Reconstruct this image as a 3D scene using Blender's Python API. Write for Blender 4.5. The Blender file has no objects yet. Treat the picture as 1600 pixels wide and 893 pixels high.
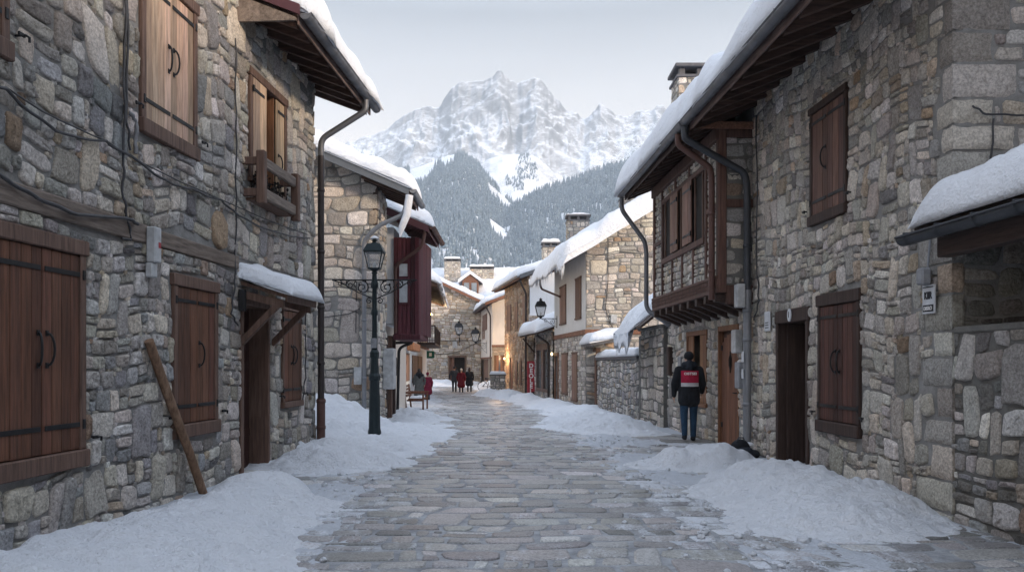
import bpy, math, random
import numpy as np
from mathutils import Vector, Matrix

# ------------------------------------------------------------------ basics
scene = bpy.context.scene
COL = scene.collection
PI = math.pi
R = random.Random(11)
FPX, HOR, CX0, EYE = 1289.0, 567.0, 800.0, 1.6      # photo focal length / horizon, eye height


def lerp_tab(tab, y):
    if y <= tab[0][0]:
        return float(tab[0][1])
    for (a, b), (c, d) in zip(tab, tab[1:]):
        if y <= c:
            t = (y - a) / (c - a)
            return float(b + (d - b) * t)
    return float(tab[-1][1])


def zg(y):
    return lerp_tab([(0, 0.0), (16, 0.0), (30, -.13), (44, -.3), (54, -.3), (72, -.12), (100, 0.0)], y)


def cx(y):
    return lerp_tab([(0, -.1), (12, -.1), (20, -.35), (30, -1.0), (40, -1.9), (46, -2.5), (56, -3.5), (75, -4.6)], y)


def smooth(a, b, x):
    t = min(1, max(0, (x - a) / (b - a)))
    return t * t * (3 - 2 * t)


# ------------------------------------------------------------------ numpy value noise
_rs = np.random.RandomState(5)
_PERM = _rs.rand(256, 256)


def vnoise(x, y, seed=0):
    x = np.asarray(x, float) + seed * 17.37
    y = np.asarray(y, float) + seed * 9.71
    xi = np.floor(x).astype(int)
    yi = np.floor(y).astype(int)
    fx = x - xi
    fy = y - yi
    fx = fx * fx * fx * (fx * (fx * 6 - 15) + 10)
    fy = fy * fy * fy * (fy * (fy * 6 - 15) + 10)
    g = lambda a, b: _PERM[a & 255, b & 255]
    return ((g(xi, yi) * (1 - fx) + g(xi + 1, yi) * fx) * (1 - fy) + (g(xi, yi + 1) * (1 - fx) + g(xi + 1, yi + 1) * fx) * fy) * 2 - 1


def fbm(x, y, o=4, seed=0, gain=.5):
    s = 0
    a = 1
    for i in range(o):
        s = s + a * vnoise(np.asarray(x) * 2 ** i, np.asarray(y) * 2 ** i, seed + i * 3)
        a *= gain
    return s


# ------------------------------------------------------------------ materials
def new_mat(name):
    m = bpy.data.materials.new(name)
    m.use_nodes = True
    nt = m.node_tree
    b = nt.nodes['Principled BSDF']
    return m, nt, b


def N(nt, t, **kw):
    n = nt.nodes.new(t)
    for k, v in kw.items():
        if k in n.inputs.keys():
            n.inputs[k].default_value = v
        else:
            setattr(n, k, v)
    return n


def L(nt, a, b):
    nt.links.new(a, b)


def coords(nt, scale=(1, 1, 1)):
    tc = N(nt, 'ShaderNodeTexCoord')
    mp = N(nt, 'ShaderNodeMapping')
    mp.inputs['Scale'].default_value = scale
    L(nt, tc.outputs['Object'], mp.inputs['Vector'])
    return mp.outputs['Vector']


def noise(nt, vec, scale, detail=4, rough=.55):
    n = N(nt, 'ShaderNodeTexNoise')
    n.inputs['Scale'].default_value = scale
    n.inputs['Detail'].default_value = detail
    n.inputs['Roughness'].default_value = rough
    L(nt, vec, n.inputs['Vector'])
    return n.outputs['Fac']


def mrange(nt, val, a, b, c, d):
    n = N(nt, 'ShaderNodeMapRange')
    n.inputs['From Min'].default_value = a
    n.inputs['From Max'].default_value = b
    n.inputs['To Min'].default_value = c
    n.inputs['To Max'].default_value = d
    L(nt, val, n.inputs['Value'])
    return n.outputs['Result']


def mixc(nt, fac, a, b, mode='MIX'):
    n = N(nt, 'ShaderNodeMix', data_type='RGBA', blend_type=mode)
    for s, v in ((n.inputs[0], fac), (n.inputs[6], a), (n.inputs[7], b)):
        if hasattr(v, 'links'):
            L(nt, v, s)
        elif isinstance(v, (int, float)):
            s.default_value = v
        else:
            s.default_value = tuple(v) + (1,) * (4 - len(v))
    return n.outputs[2]


def mathn(nt, op, a, b):
    n = N(nt, 'ShaderNodeMath', operation=op)
    for s, v in ((n.inputs[0], a), (n.inputs[1], b)):
        if hasattr(v, 'links'):
            L(nt, v, s)
        else:
            s.default_value = v
    return n.outputs[0]


def bump(nt, bsdf, hs, dist=.01, strength=.6):
    prev = None
    for h, d in hs:
        bn = N(nt, 'ShaderNodeBump')
        bn.inputs['Strength'].default_value = strength
        bn.inputs['Distance'].default_value = d
        L(nt, h, bn.inputs['Height'])
        if prev is not None:
            L(nt, prev, bn.inputs['Normal'])
        prev = bn.outputs['Normal']
    L(nt, prev, bsdf.inputs['Normal'])


def tone(nt):
    a = N(nt, 'ShaderNodeAttribute', attribute_name='tone')
    return a


def m_stone(name='stone', gain=1.0):
    m, nt, b = new_mat(name)
    v = coords(nt)
    t = tone(nt)
    n1 = noise(nt, v, 7, 7, .65)
    n2 = noise(nt, v, 36, 6, .75)
    n3 = noise(nt, v, .55, 3, .6)
    c = mixc(nt, 1.0, t.outputs['Color'], mixc(nt, n1, (.62 * gain, .61 * gain, .6 * gain), (1.45 * gain, 1.45 * gain, 1.44 * gain)), 'MULTIPLY')
    c = mixc(nt, mrange(nt, n2, .38, .62, 0, 1), mixc(nt, 1, c, (.66, .65, .64), 'MULTIPLY'), mixc(nt, 1, c, (1.3, 1.3, 1.29), 'MULTIPLY'))
    # rusty and dark lichen blotches, rain stains
    n4 = noise(nt, v, 3.1, 5, .7)
    c = mixc(nt, mrange(nt, n4, .64, .78, 0, .32), c, (.27, .19, .115))
    c = mixc(nt, mrange(nt, n3, .3, .7, .3, 0), c, mixc(nt, 1, c, (.5, .47, .44), 'MULTIPLY'))
    L(nt, c, b.inputs['Base Color'])
    b.inputs['Roughness'].default_value = .92
    b.inputs['Specular IOR Level'].default_value = .25
    bump(nt, b, [(n1, .035), (noise(nt, v, 19, 6, .7), .03), (n2, .014)], strength=.9)
    return m


def m_mortar(name='mortar', c0=(.19, .185, .178), c1=(.36, .352, .34)):
    m, nt, b = new_mat(name)
    v = coords(nt)
    n1 = noise(nt, v, 4, 6, .7)
    n2 = noise(nt, v, 90, 4, .7)
    c = mixc(nt, mrange(nt, n1, .3, .7, 0, 1), c0, c1)
    c = mixc(nt, mrange(nt, n2, .35, .65, .4, 0), c, mixc(nt, 1, c, (.5, .5, .5), 'MULTIPLY'))
    L(nt, c, b.inputs['Base Color'])
    b.inputs['Roughness'].default_value = .95
    bump(nt, b, [(n1, .03), (n2, .012)], strength=.9)
    return m


def m_plaster(name, c, dirt=.5):
    m, nt, b = new_mat(name)
    v = coords(nt)
    n1 = noise(nt, v, .9, 6, .65)
    n2 = noise(nt, coords(nt, (6, 6, .7)), 1.6, 5, .6)
    n3 = noise(nt, v, 60, 4, .6)
    cc = mixc(nt, mrange(nt, n1, .35, .75, 0, dirt), c, tuple(x * .62 for x in c))
    cc = mixc(nt, mrange(nt, n2, .5, .8, 0, dirt), cc, tuple(x * y for x, y in zip(c, (.55, .52, .48))))
    L(nt, cc, b.inputs['Base Color'])
    b.inputs['Roughness'].default_value = .9
    bump(nt, b, [(n1, .02), (n3, .006)], strength=.6)
    return m


def m_wood(name, c, axis='z', worn=.35, wornc=None, rough=.72):
    m, nt, b = new_mat(name)
    s = {'z': (1, 1, .07), 'y': (1, .07, 1), 'x': (.07, 1, 1)}[axis]
    v = coords(nt, s)
    vo = coords(nt)
    g1 = noise(nt, v, 26, 6, .65)
    g2 = noise(nt, v, 90, 4, .6)
    g3 = noise(nt, vo, 1.6, 4, .6)
    t = tone(nt)
    wc = wornc or tuple(min(1, x * 1.9 + .03) for x in c)
    cc = mixc(nt, mrange(nt, g1, .3, .7, 0, 1), tuple(x * .5 for x in c), tuple(x * 1.35 for x in c))
    cc = mixc(nt, mrange(nt, g2, .55, .8, 0, .6), cc, tuple(x * .3 for x in c))
    cc = mixc(nt, mathn(nt, 'MULTIPLY', mrange(nt, g3, .45, .75, 0, 1), mrange(nt, g1, .4, .65, 0, worn)), cc, wc)
    cc = mixc(nt, 1, cc, t.outputs['Color'], 'MULTIPLY')
    L(nt, cc, b.inputs['Base Color'])
    b.inputs['Roughness'].default_value = rough
    b.inputs['Specular IOR Level'].default_value = .35
    bump(nt, b, [(g1, .008), (g2, .004)], strength=.7)
    return m


def m_metal(name, c, metallic=.7, rough=.45, var=.3):
    m, nt, b = new_mat(name)
    v = coords(nt)
    n1 = noise(nt, v, 3, 6, .7)
    n2 = noise(nt, v, 40, 4, .7)
    cc = mixc(nt, mrange(nt, n1, .35, .7, 0, var), c, tuple(x * .45 for x in c))
    cc = mixc(nt, mrange(nt, n2, .62, .75, 0, var), cc, tuple(min(1, x * 2 + .04) for x in c))
    L(nt, cc, b.inputs['Base Color'])
    b.inputs['Metallic'].default_value = metallic
    L(nt, mrange(nt, n1, .3, .7, rough - .1, rough + .18), b.inputs['Roughness'])
    bump(nt, b, [(n2, .002)], strength=.4)
    return m


def m_plain(name, c, rough=.6, metallic=0, spec=.4, var=.25, scale=8):
    m, nt, b = new_mat(name)
    v = coords(nt)
    n1 = noise(nt, v, scale, 5, .6)
    cc = mixc(nt, mrange(nt, n1, .35, .7, 0, 1), tuple(x * (1 - var) for x in c), tuple(min(1, x * (1 + var)) for x in c))
    L(nt, cc, b.inputs['Base Color'])
    b.inputs['Roughness'].default_value = rough
    b.inputs['Metallic'].default_value = metallic
    b.inputs['Specular IOR Level'].default_value = spec
    return m


def m_snow(name, c=(.8, .83, .88), lump=.05, dirt=.0, fine=.012, scale=5):
    m, nt, b = new_mat(name)
    v = coords(nt)
    n1 = noise(nt, v, scale, 6, .6)
    n2 = noise(nt, v, 38, 5, .65)
    n4 = noise(nt, v, 1.3, 5, .7)
    cc = mixc(nt, mrange(nt, n4, .3, .7, 0, .5), c, tuple(x * y for x, y in zip(c, (.9, .92, .95))))
    if dirt:
        n3 = noise(nt, v, 14, 6, .75)
        cc = mixc(nt, mrange(nt, n3, .56, .75, 0, dirt), cc, (.36, .34, .32))
    L(nt, cc, b.inputs['Base Color'])
    b.inputs['Roughness'].default_value = .75
    b.inputs['Specular IOR Level'].default_value = .25
    bump(nt, b, [(n1, lump), (n2, fine)], strength=.8)
    return m


def m_glass(name, c=(.5, .55, .6), alpha=.35):
    m, nt, b = new_mat(name)
    b.inputs['Base Color'].default_value = (*c, 1)
    b.inputs['Roughness'].default_value = .08
    b.inputs['Alpha'].default_value = alpha
    b.inputs['Specular IOR Level'].default_value = .6
    return m


def m_emit(name, c, s):
    m, nt, b = new_mat(name)
    b.inputs['Base Color'].default_value = (*c, 1)
    b.inputs['Emission Color'].default_value = (*c, 1)
    b.inputs['Emission Strength'].default_value = s
    return m


def m_road(name):
    """flagstones: the per-stone tone, and in its alpha how much frozen snow lies on it"""
    m, nt, b = new_mat(name)
    v = coords(nt)
    t = tone(nt)
    n1 = noise(nt, v, 5, 7, .7)
    n2 = noise(nt, v, 45, 5, .7)
    n3 = noise(nt, coords(nt, (1.7, .7, 1)), 2.6, 7, .75)
    c = mixc(nt, 1.0, t.outputs['Color'], mixc(nt, n1, (.5, .5, .5), (1.5, 1.5, 1.5)), 'MULTIPLY')
    c = mixc(nt, mrange(nt, n2, .38, .62, 0, 1), mixc(nt, 1, c, (.6, .6, .6), 'MULTIPLY'), mixc(nt, 1, c, (1.3, 1.3, 1.3), 'MULTIPLY'))
    mix = mathn(nt, 'ADD', mathn(nt, 'MULTIPLY', n3, .6), mathn(nt, 'MULTIPLY', n2, .4))
    th = mathn(nt, 'SUBTRACT', .73, mathn(nt, 'MULTIPLY', t.outputs['Alpha'], .30))
    fac = mrange(nt, mathn(nt, 'SUBTRACT', mix, th), -.06, .07, 0, .9)
    c = mixc(nt, fac, c, (.60, .63, .68))
    L(nt, c, b.inputs['Base Color'])
    L(nt, mrange(nt, fac, 0, 1, .36, .8), b.inputs['Roughness'])
    b.inputs['Specular IOR Level'].default_value = .4
    bump(nt, b, [(n1, .02), (n2, .01)], strength=.8)
    return m


def m_mountain(name):
    m, nt, b = new_mat(name)
    v = coords(nt)
    rn = N(nt, 'ShaderNodeTexNoise', noise_type='RIDGED_MULTIFRACTAL')
    rn.inputs['Scale'].default_value = .0075
    rn.inputs['Detail'].default_value = 11
    rn.inputs['Roughness'].default_value = .62
    rn.inputs['Lacunarity'].default_value = 2.1
    rn.inputs['Distortion'].default_value = .35
    L(nt, v, rn.inputs['Vector'])
    n2 = noise(nt, v, .03, 8, .75)
    b1 = N(nt, 'ShaderNodeBump')
    b1.inputs['Strength'].default_value = 1.0
    b1.inputs['Distance'].default_value = 34
    L(nt, rn.outputs['Fac'], b1.inputs['Height'])
    b2 = N(nt, 'ShaderNodeBump')
    b2.inputs['Strength'].default_value = 1.0
    b2.inputs['Distance'].default_value = 12
    L(nt, n2, b2.inputs['Height'])
    L(nt, b1.outputs['Normal'], b2.inputs['Normal'])
    sep = N(nt, 'ShaderNodeSeparateXYZ')
    L(nt, b2.outputs['Normal'], sep.inputs[0])
    geo = N(nt, 'ShaderNodeNewGeometry')
    sg = N(nt, 'ShaderNodeSeparateXYZ')
    L(nt, geo.outputs['Normal'], sg.inputs[0])
    f = mathn(nt, 'ADD', mathn(nt, 'MULTIPLY', sep.outputs['Z'], .62), mathn(nt, 'MULTIPLY', sg.outputs['Z'], .38))
    f = mathn(nt, 'ADD', f, mathn(nt, 'MULTIPLY', mathn(nt, 'SUBTRACT', noise(nt, coords(nt, (1, 1, .5)), .05, 6, .8), .5), .45))
    so_ = N(nt, 'ShaderNodeSeparateXYZ')
    L(nt, v, so_.inputs[0])
    f = mathn(nt, 'ADD', f, mrange(nt, so_.outputs['Z'], 430, 900, .26, -.06))
    fac = mrange(nt, f, .58, .655, .96, 0)
    rock = mixc(nt, mrange(nt, n2, .35, .65, 0, 1), (.03, .032, .038), (.15, .149, .148))
    c = mixc(nt, fac, (.84, .85, .88), rock)
    L(nt, c, b.inputs['Base Color'])
    b.inputs['Roughness'].default_value = .85
    b.inputs['Specular IOR Level'].default_value = .1
    b3 = N(nt, 'ShaderNodeBump')
    b3.inputs['Strength'].default_value = .55
    b3.inputs['Distance'].default_value = 26
    L(nt, rn.outputs['Fac'], b3.inputs['Height'])
    L(nt, b3.outputs['Normal'], b.inputs['Normal'])
    return m


# ------------------------------------------------------------------ mesh builder
ORG = {}


class MB:
    def __init__(self):
        self.v = []
        self.f = []
        self.mi = []
        self.sm = []
        self.c = []
        self.tone = (1, 1, 1, 0)
        self.M = None

    def add(self, verts, faces, mi=0, smooth=False, tone=None):
        o = len(self.v)
        if self.M is not None:
            verts = [self.M @ Vector(p) for p in verts]
        self.v.extend([tuple(p) for p in verts])
        self.c.extend([tone or self.tone] * len(verts))
        for f in faces:
            self.f.append(tuple(i + o for i in f))
            self.mi.append(mi)
            self.sm.append(smooth)

    def hexa(self, p, mi=0, tone=None):
        """p: 8 corners, bottom 4 ccw then top 4"""
        self.add(p, [(3, 2, 1, 0), (4, 5, 6, 7), (0, 1, 5, 4), (1, 2, 6, 5), (2, 3, 7, 6), (3, 0, 4, 7)], mi, False, tone)

    def box(self, c, s, M=None, mi=0, ch=0.0, tone=None):
        x, y, z = s[0] / 2, s[1] / 2, s[2] / 2
        ch = min(ch, x * .45, y * .45, z * .45)
        if ch <= 0:
            p = [Vector(q) for q in ((-x, -y, -z), (x, -y, -z), (x, y, -z), (-x, y, -z), (-x, -y, z), (x, -y, z), (x, y, z), (-x, y, z))]
            fs = [(3, 2, 1, 0), (4, 5, 6, 7), (0, 1, 5, 4), (1, 2, 6, 5), (2, 3, 7, 6), (3, 0, 4, 7)]
        else:
            p = []
            idx = {}
            for sx in (-1, 1):
                for sy in (-1, 1):
                    for sz in (-1, 1):
                        for k in range(3):
                            q = Vector((sx * x, sy * y, sz * z))
                            for a in range(3):
                                if a != k:
                                    q[a] -= (sx, sy, sz)[a] * ch
                            idx[sx, sy, sz, k] = len(p)
                            p.append(q)
            fs = []
            for k in range(3):
                a, b2 = (k + 1) % 3, (k + 2) % 3
                for s_ in (-1, 1):
                    q = []
                    for sa, sb in ((-1, -1), (1, -1), (1, 1), (-1, 1)):
                        key = [0, 0, 0]
                        key[k] = s_
                        key[a] = sa
                        key[b2] = sb
                        q.append(idx[(*key, k)])
                    fs.append(tuple(q if s_ > 0 else q[::-1]))
            for k in range(3):       # edges along axis k
                a, b2 = (k + 1) % 3, (k + 2) % 3
                for sa in (-1, 1):
                    for sb in (-1, 1):
                        def key(sk, fk):
                            q = [0, 0, 0]
                            q[k] = sk
                            q[a] = sa
                            q[b2] = sb
                            return idx[(*q, fk)]
                        q = [key(-1, a), key(1, a), key(1, b2), key(-1, b2)]
                        fs.append(tuple(q if sa * sb < 0 else q[::-1]))
            for sx in (-1, 1):
                for sy in (-1, 1):
                    for sz in (-1, 1):
                        q = [idx[sx, sy, sz, k] for k in range(3)]
                        fs.append(tuple(q if sx * sy * sz > 0 else q[::-1]))
        M4 = Matrix.Translation(Vector(c))
        if M is not None:
            M4 = M4 @ M.to_4x4()
        self.add([M4 @ q for q in p], fs, mi, False, tone)

    def prism(self, outline, pt, d0, d1, mi=0, tone=None):
        """outline ccw in (u,v) seen from +N; pt(u,v,d)"""
        n = len(outline)
        vs = [pt(u, v, d0) for u, v in outline] + [pt(u, v, d1) for u, v in outline]
        fs = [tuple(range(n - 1, -1, -1)), tuple(range(n, 2 * n))]
        fs += [(i, (i + 1) % n, n + (i + 1) % n, n + i) for i in range(n)]
        self.add(vs, fs, mi, False, tone)

    def tube(self, pts, r, n=8, mi=0, caps=True, tone=None):
        pts = [Vector(p) for p in pts]
        rs = r if isinstance(r, (list, tuple)) else [r] * len(pts)
        t0 = (pts[1] - pts[0]).normalized()
        a = Vector((0, 0, 1)) if abs(t0.z) < .9 else Vector((1, 0, 0))
        x = t0.cross(a).normalized()
        vs = []
        for i, p in enumerate(pts):
            if i == 0:
                t = t0
            elif i == len(pts) - 1:
                t = (pts[i] - pts[i - 1]).normalized()
            else:
                t = ((pts[i + 1] - pts[i]).normalized() + (pts[i] - pts[i - 1]).normalized())
                t = t.normalized() if t.length > 1e-6 else t0
            x = (x - t * x.dot(t))
            x = x.normalized() if x.length > 1e-6 else t.orthogonal().normalized()
            y = t.cross(x)
            for k in range(n):
                w = 2 * PI * k / n
                vs.append(p + (x * math.cos(w) + y * math.sin(w)) * rs[i])
        fs = []
        for i in range(len(pts) - 1):
            for k in range(n):
                k2 = (k + 1) % n
                fs.append((i * n + k, i * n + k2, (i + 1) * n + k2, (i + 1) * n + k))
        self.add(vs, fs, mi, True, tone)
        if caps:
            self.add(vs[:n], [tuple(range(n - 1, -1, -1))], mi, False, tone)
            self.add(vs[-n:], [tuple(range(n))], mi, False, tone)

    def lathe(self, prof, c, n=12, mi=0, smooth=True, tone=None, rot=0):
        c = Vector(c)
        vs = []
        for r, z in prof:
            for k in range(n):
                w = 2 * PI * k / n + rot
                vs.append(c + Vector((r * math.cos(w), r * math.sin(w), z)))
        fs = []
        for i in range(len(prof) - 1):
            for k in range(n):
                k2 = (k + 1) % n
                fs.append((i * n + k, i * n + k2, (i + 1) * n + k2, (i + 1) * n + k))
        fs.append(tuple(range(n - 1, -1, -1)))
        m = (len(prof) - 1) * n
        fs.append(tuple(range(m, m + n)))
        self.add(vs, fs, mi, smooth, tone)

    def limb(self, p0, p1, r0, r1, n=12):
        p0, p1 = Vector(p0), Vector(p1)
        t = (p1 - p0).normalized()
        pts = []
        rs = []
        for k in range(5):
            w = PI / 2 * (1 - k / 4)
            pts.append(p0 - t * r0 * math.sin(w) * .999)
            rs.append(max(.0008, r0 * math.cos(w)))
        for k in range(5):
            w = PI / 2 * k / 4
            pts.append(p1 + t * r1 * math.sin(w) * .999)
            rs.append(max(.0008, r1 * math.cos(w)))
        self.tube(pts, rs, n)

    def ball(self, c, r, n=14, m=9):
        r = r if isinstance(r, (tuple, list)) else (r, r, r)
        vs = []
        for i in range(m + 1):
            th = PI * i / m
            for k in range(n):
                w = 2 * PI * k / n
                s = max(.004, math.sin(th))
                vs.append((c[0] + r[0] * s * math.cos(w), c[1] + r[1] * s * math.sin(w), c[2] - r[2] * math.cos(th)))
        fs = [(i * n + k, i * n + (k + 1) % n, (i + 1) * n + (k + 1) % n, (i + 1) * n + k) for i in range(m) for k in range(n)]
        fs += [tuple(range(n - 1, -1, -1)), tuple(range(m * n, m * n + n))]
        self.add(vs, fs, 0, True)

    def build(self, name, mats, parent=None, smooth=None):
        me = bpy.data.meshes.new(name)
        o = ORG.get(parent.name, Vector((0, 0, 0))) if parent is not None else Vector((0, 0, 0))
        if o.length:
            vs = (np.array(self.v, float) - np.array(o)).tolist()
        else:
            vs = self.v
        me.from_pydata(vs, [], self.f)
        mats = mats if isinstance(mats, (list, tuple)) else [mats]
        for m in mats:
            me.materials.append(m)
        if len(mats) > 1:
            me.polygons.foreach_set('material_index', np.array(self.mi, np.int32))
        sm = self.sm if smooth is None else [smooth] * len(self.f)
        me.polygons.foreach_set('use_smooth', np.array(sm, bool))
        at = me.color_attributes.new('tone', 'FLOAT_COLOR', 'POINT')
        at.data.foreach_set('color', np.array(self.c, np.float32).ravel())
        me.update()
        ob = bpy.data.objects.new(name, me)
        COL.objects.link(ob)
        if parent is not None:
            ob.parent = parent
            ORG[ob.name] = o
        return ob


def thing(name, label, cat, loc=(0, 0, 0), group=None):
    o = bpy.data.objects.new(name, None)
    o.empty_display_size = .3
    COL.objects.link(o)
    o.location = loc
    ORG[o.name] = Vector(loc)
    o['label'] = label
    o['category'] = cat
    if group:
        o['group'] = group
    return o


def tag(o, label, cat, group=None):
    o['label'] = label
    o['category'] = cat
    if group:
        o['group'] = group
    return o


def recenter(o, loc):
    """moves a single-mesh thing's origin to its base"""
    d = Vector(loc)
    o.data.transform(Matrix.Translation(-d))
    o.location = d
    return o


class F:
    """a vertical wall plane: pt(u, z, d) with d out of the wall"""

    def __init__(self, o, n):
        self.o = Vector((o[0], o[1], 0))
        self.n = Vector((n[0], n[1], 0)).normalized()
        self.U = Vector((0, 0, 1)).cross(self.n)
        self.M = Matrix((self.U, self.n * -1, Vector((0, 0, 1)))).transposed()   # local x=U, y=-n, z=up

    def pt(self, u, z, d=0):
        return self.o + self.U * u + self.n * d + Vector((0, 0, z))

    def px(self, x, y, d=0):
        r = Vector(((x - CX0) / FPX, 1, (HOR - y) / FPX))
        c = Vector((0, 0, EYE))
        o = self.o + self.n * d
        t = (o - c).dot(self.n) / r.dot(self.n)
        p = c + r * t
        return (p - o).dot(self.U), p.z

    def uy(self, Y):
        """u of the wall point with that depth"""
        return (Y - self.o.y) / self.U.y

    def box(self, mb, u0, u1, z0, z1, d0, d1, ch=.006, mi=0, tone=None):
        u0, u1 = min(u0, u1), max(u0, u1)
        mb.box(self.pt((u0 + u1) / 2, (z0 + z1) / 2, (d0 + d1) / 2), (u1 - u0, abs(d1 - d0), z1 - z0), self.M, mi, ch, tone)

    def off(self, d):
        p = self.o + self.n * d
        return F((p.x, p.y), self.n)


def clip(poly, a, b):
    """keep the part left of a->b"""
    out = []
    n = len(poly)
    ex, ey = b[0] - a[0], b[1] - a[1]
    s = [ex * (p[1] - a[1]) - ey * (p[0] - a[0]) for p in poly]
    for i in range(n):
        j = (i + 1) % n
        if s[i] >= 0:
            out.append(poly[i])
        if (s[i] >= 0) != (s[j] >= 0):
            t = s[i] / (s[i] - s[j])
            out.append((poly[i][0] + (poly[j][0] - poly[i][0]) * t, poly[i][1] + (poly[j][1] - poly[i][1]) * t))
    return out


def clip_all(poly, outline):
    for a, b in zip(outline, outline[1:] + outline[:1]):
        if len(poly) < 3:
            return []
        poly = clip(poly, a, b)
    return poly if len(poly) > 2 else []


PAL_GREY = [((.40, .395, .39), 9), ((.30, .32, .35), 6), ((.45, .42, .38), 6), ((.54, .53, .52), 4), ((.22, .23, .245), 3), ((.42, .35, .27), 2), ((.33, .24, .17), .5)]
PAL_TAN = [((.46, .43, .38), 9), ((.40, .385, .36), 6), ((.51, .46, .38), 5), ((.56, .54, .51), 4), ((.49, .39, .27), 1.6), ((.29, .285, .28), 2), ((.42, .28, .16), .5)]
PAL_WARM = [((.46, .32, .19), 6), ((.42, .27, .15), 5), ((.38, .32, .25), 4), ((.50, .40, .28), 3), ((.33, .2, .12), 3)]
PAL_PALE = [((.44, .43, .41), 7), ((.38, .37, .35), 5), ((.5, .48, .45), 4), ((.34, .32, .29), 3), ((.42, .36, .28), 2)]
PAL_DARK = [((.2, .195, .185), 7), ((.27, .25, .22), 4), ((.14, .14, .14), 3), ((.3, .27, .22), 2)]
PAL_ROAD = [((.23, .233, .24), 8), ((.28, .283, .29), 5), ((.18, .185, .193), 4), ((.35, .35, .352), 4), ((.27, .26, .252), 1.5)]


def pick(pal, rng):
    w = sum(k for _, k in pal)
    r = rng.uniform(0, w)
    for c, k in pal:
        r -= k
        if r <= 0:
            break
    g = rng.choice((.72, .9, 1.0, 1.08, 1.2, 1.32)) * rng.uniform(.94, 1.06)
    m = sum(c) / 3
    c = [m + (x - m) * .62 for x in c]
    return tuple(x * g * q * rng.uniform(.97, 1.03) for x, q in zip(c, (1.14, 1.10, 1.075)))


def courses(rng, u0, u1, z0, z1, hmin, hmax, wr, k_tall=.1, k_split=.25, k_stack=.12):
    rects = []
    z = z0
    res = []
    h = rng.uniform(hmin, hmax)
    while z < z1:
        hn = rng.uniform(hmin, hmax)
        nres = []
        u = u0 - rng.uniform(0, .25)
        while u < u1:
            hit = next((r for r in res if r[0] - .03 <= u < r[1] - .001), None)
            if hit:
                u = hit[1]
                continue
            w = max(.09, h * rng.uniform(*wr))
            nr = min((r[0] for r in res if r[0] > u), default=1e9)
            if u + w > nr - .1:
                w = nr - u
            if w < .05:
                u += w + .001
                continue
            k = rng.random()
            if k < k_tall and w < 1.2 * (h + hn):
                rects.append((u, u + w, z, z + h + hn))
                nres.append((u, u + w))
            elif k < k_tall + k_split and h > .13:
                m = h * rng.uniform(.35, .65)
                rects += [(u, u + w, z, z + m), (u, u + w, z + m, z + h)]
            elif k < k_tall + k_split + k_stack and w > .25:
                m = w * rng.uniform(.5, .72)
                q = h * rng.uniform(.4, .6)
                rects += [(u, u + m, z, z + h), (u + m, u + w, z, z + q), (u + m, u + w, z + q, z + h)]
            else:
                rects.append((u, u + w, z, z + h))
            u += w
        res = nres
        z += h
        h = hn
    return rects


def cut_rects(rects, holes, mn=.05):
    for (a, b, c, d) in holes:
        out = []
        for r in rects:
            if r[1] <= a or r[0] >= b or r[3] <= c or r[2] >= d:
                out.append(r)
                continue
            cand = [(r[0], a, r[2], r[3]), (b, r[1], r[2], r[3]), (r[0], r[1], r[2], c), (r[0], r[1], d, r[3])]
            used = None
            big = max(cand, key=lambda q: max(0, q[1] - q[0]) * max(0, q[3] - q[2]))
            if big[1] - big[0] > mn and big[3] - big[2] > mn:
                out.append(big)
        rects = out
    return rects


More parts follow.
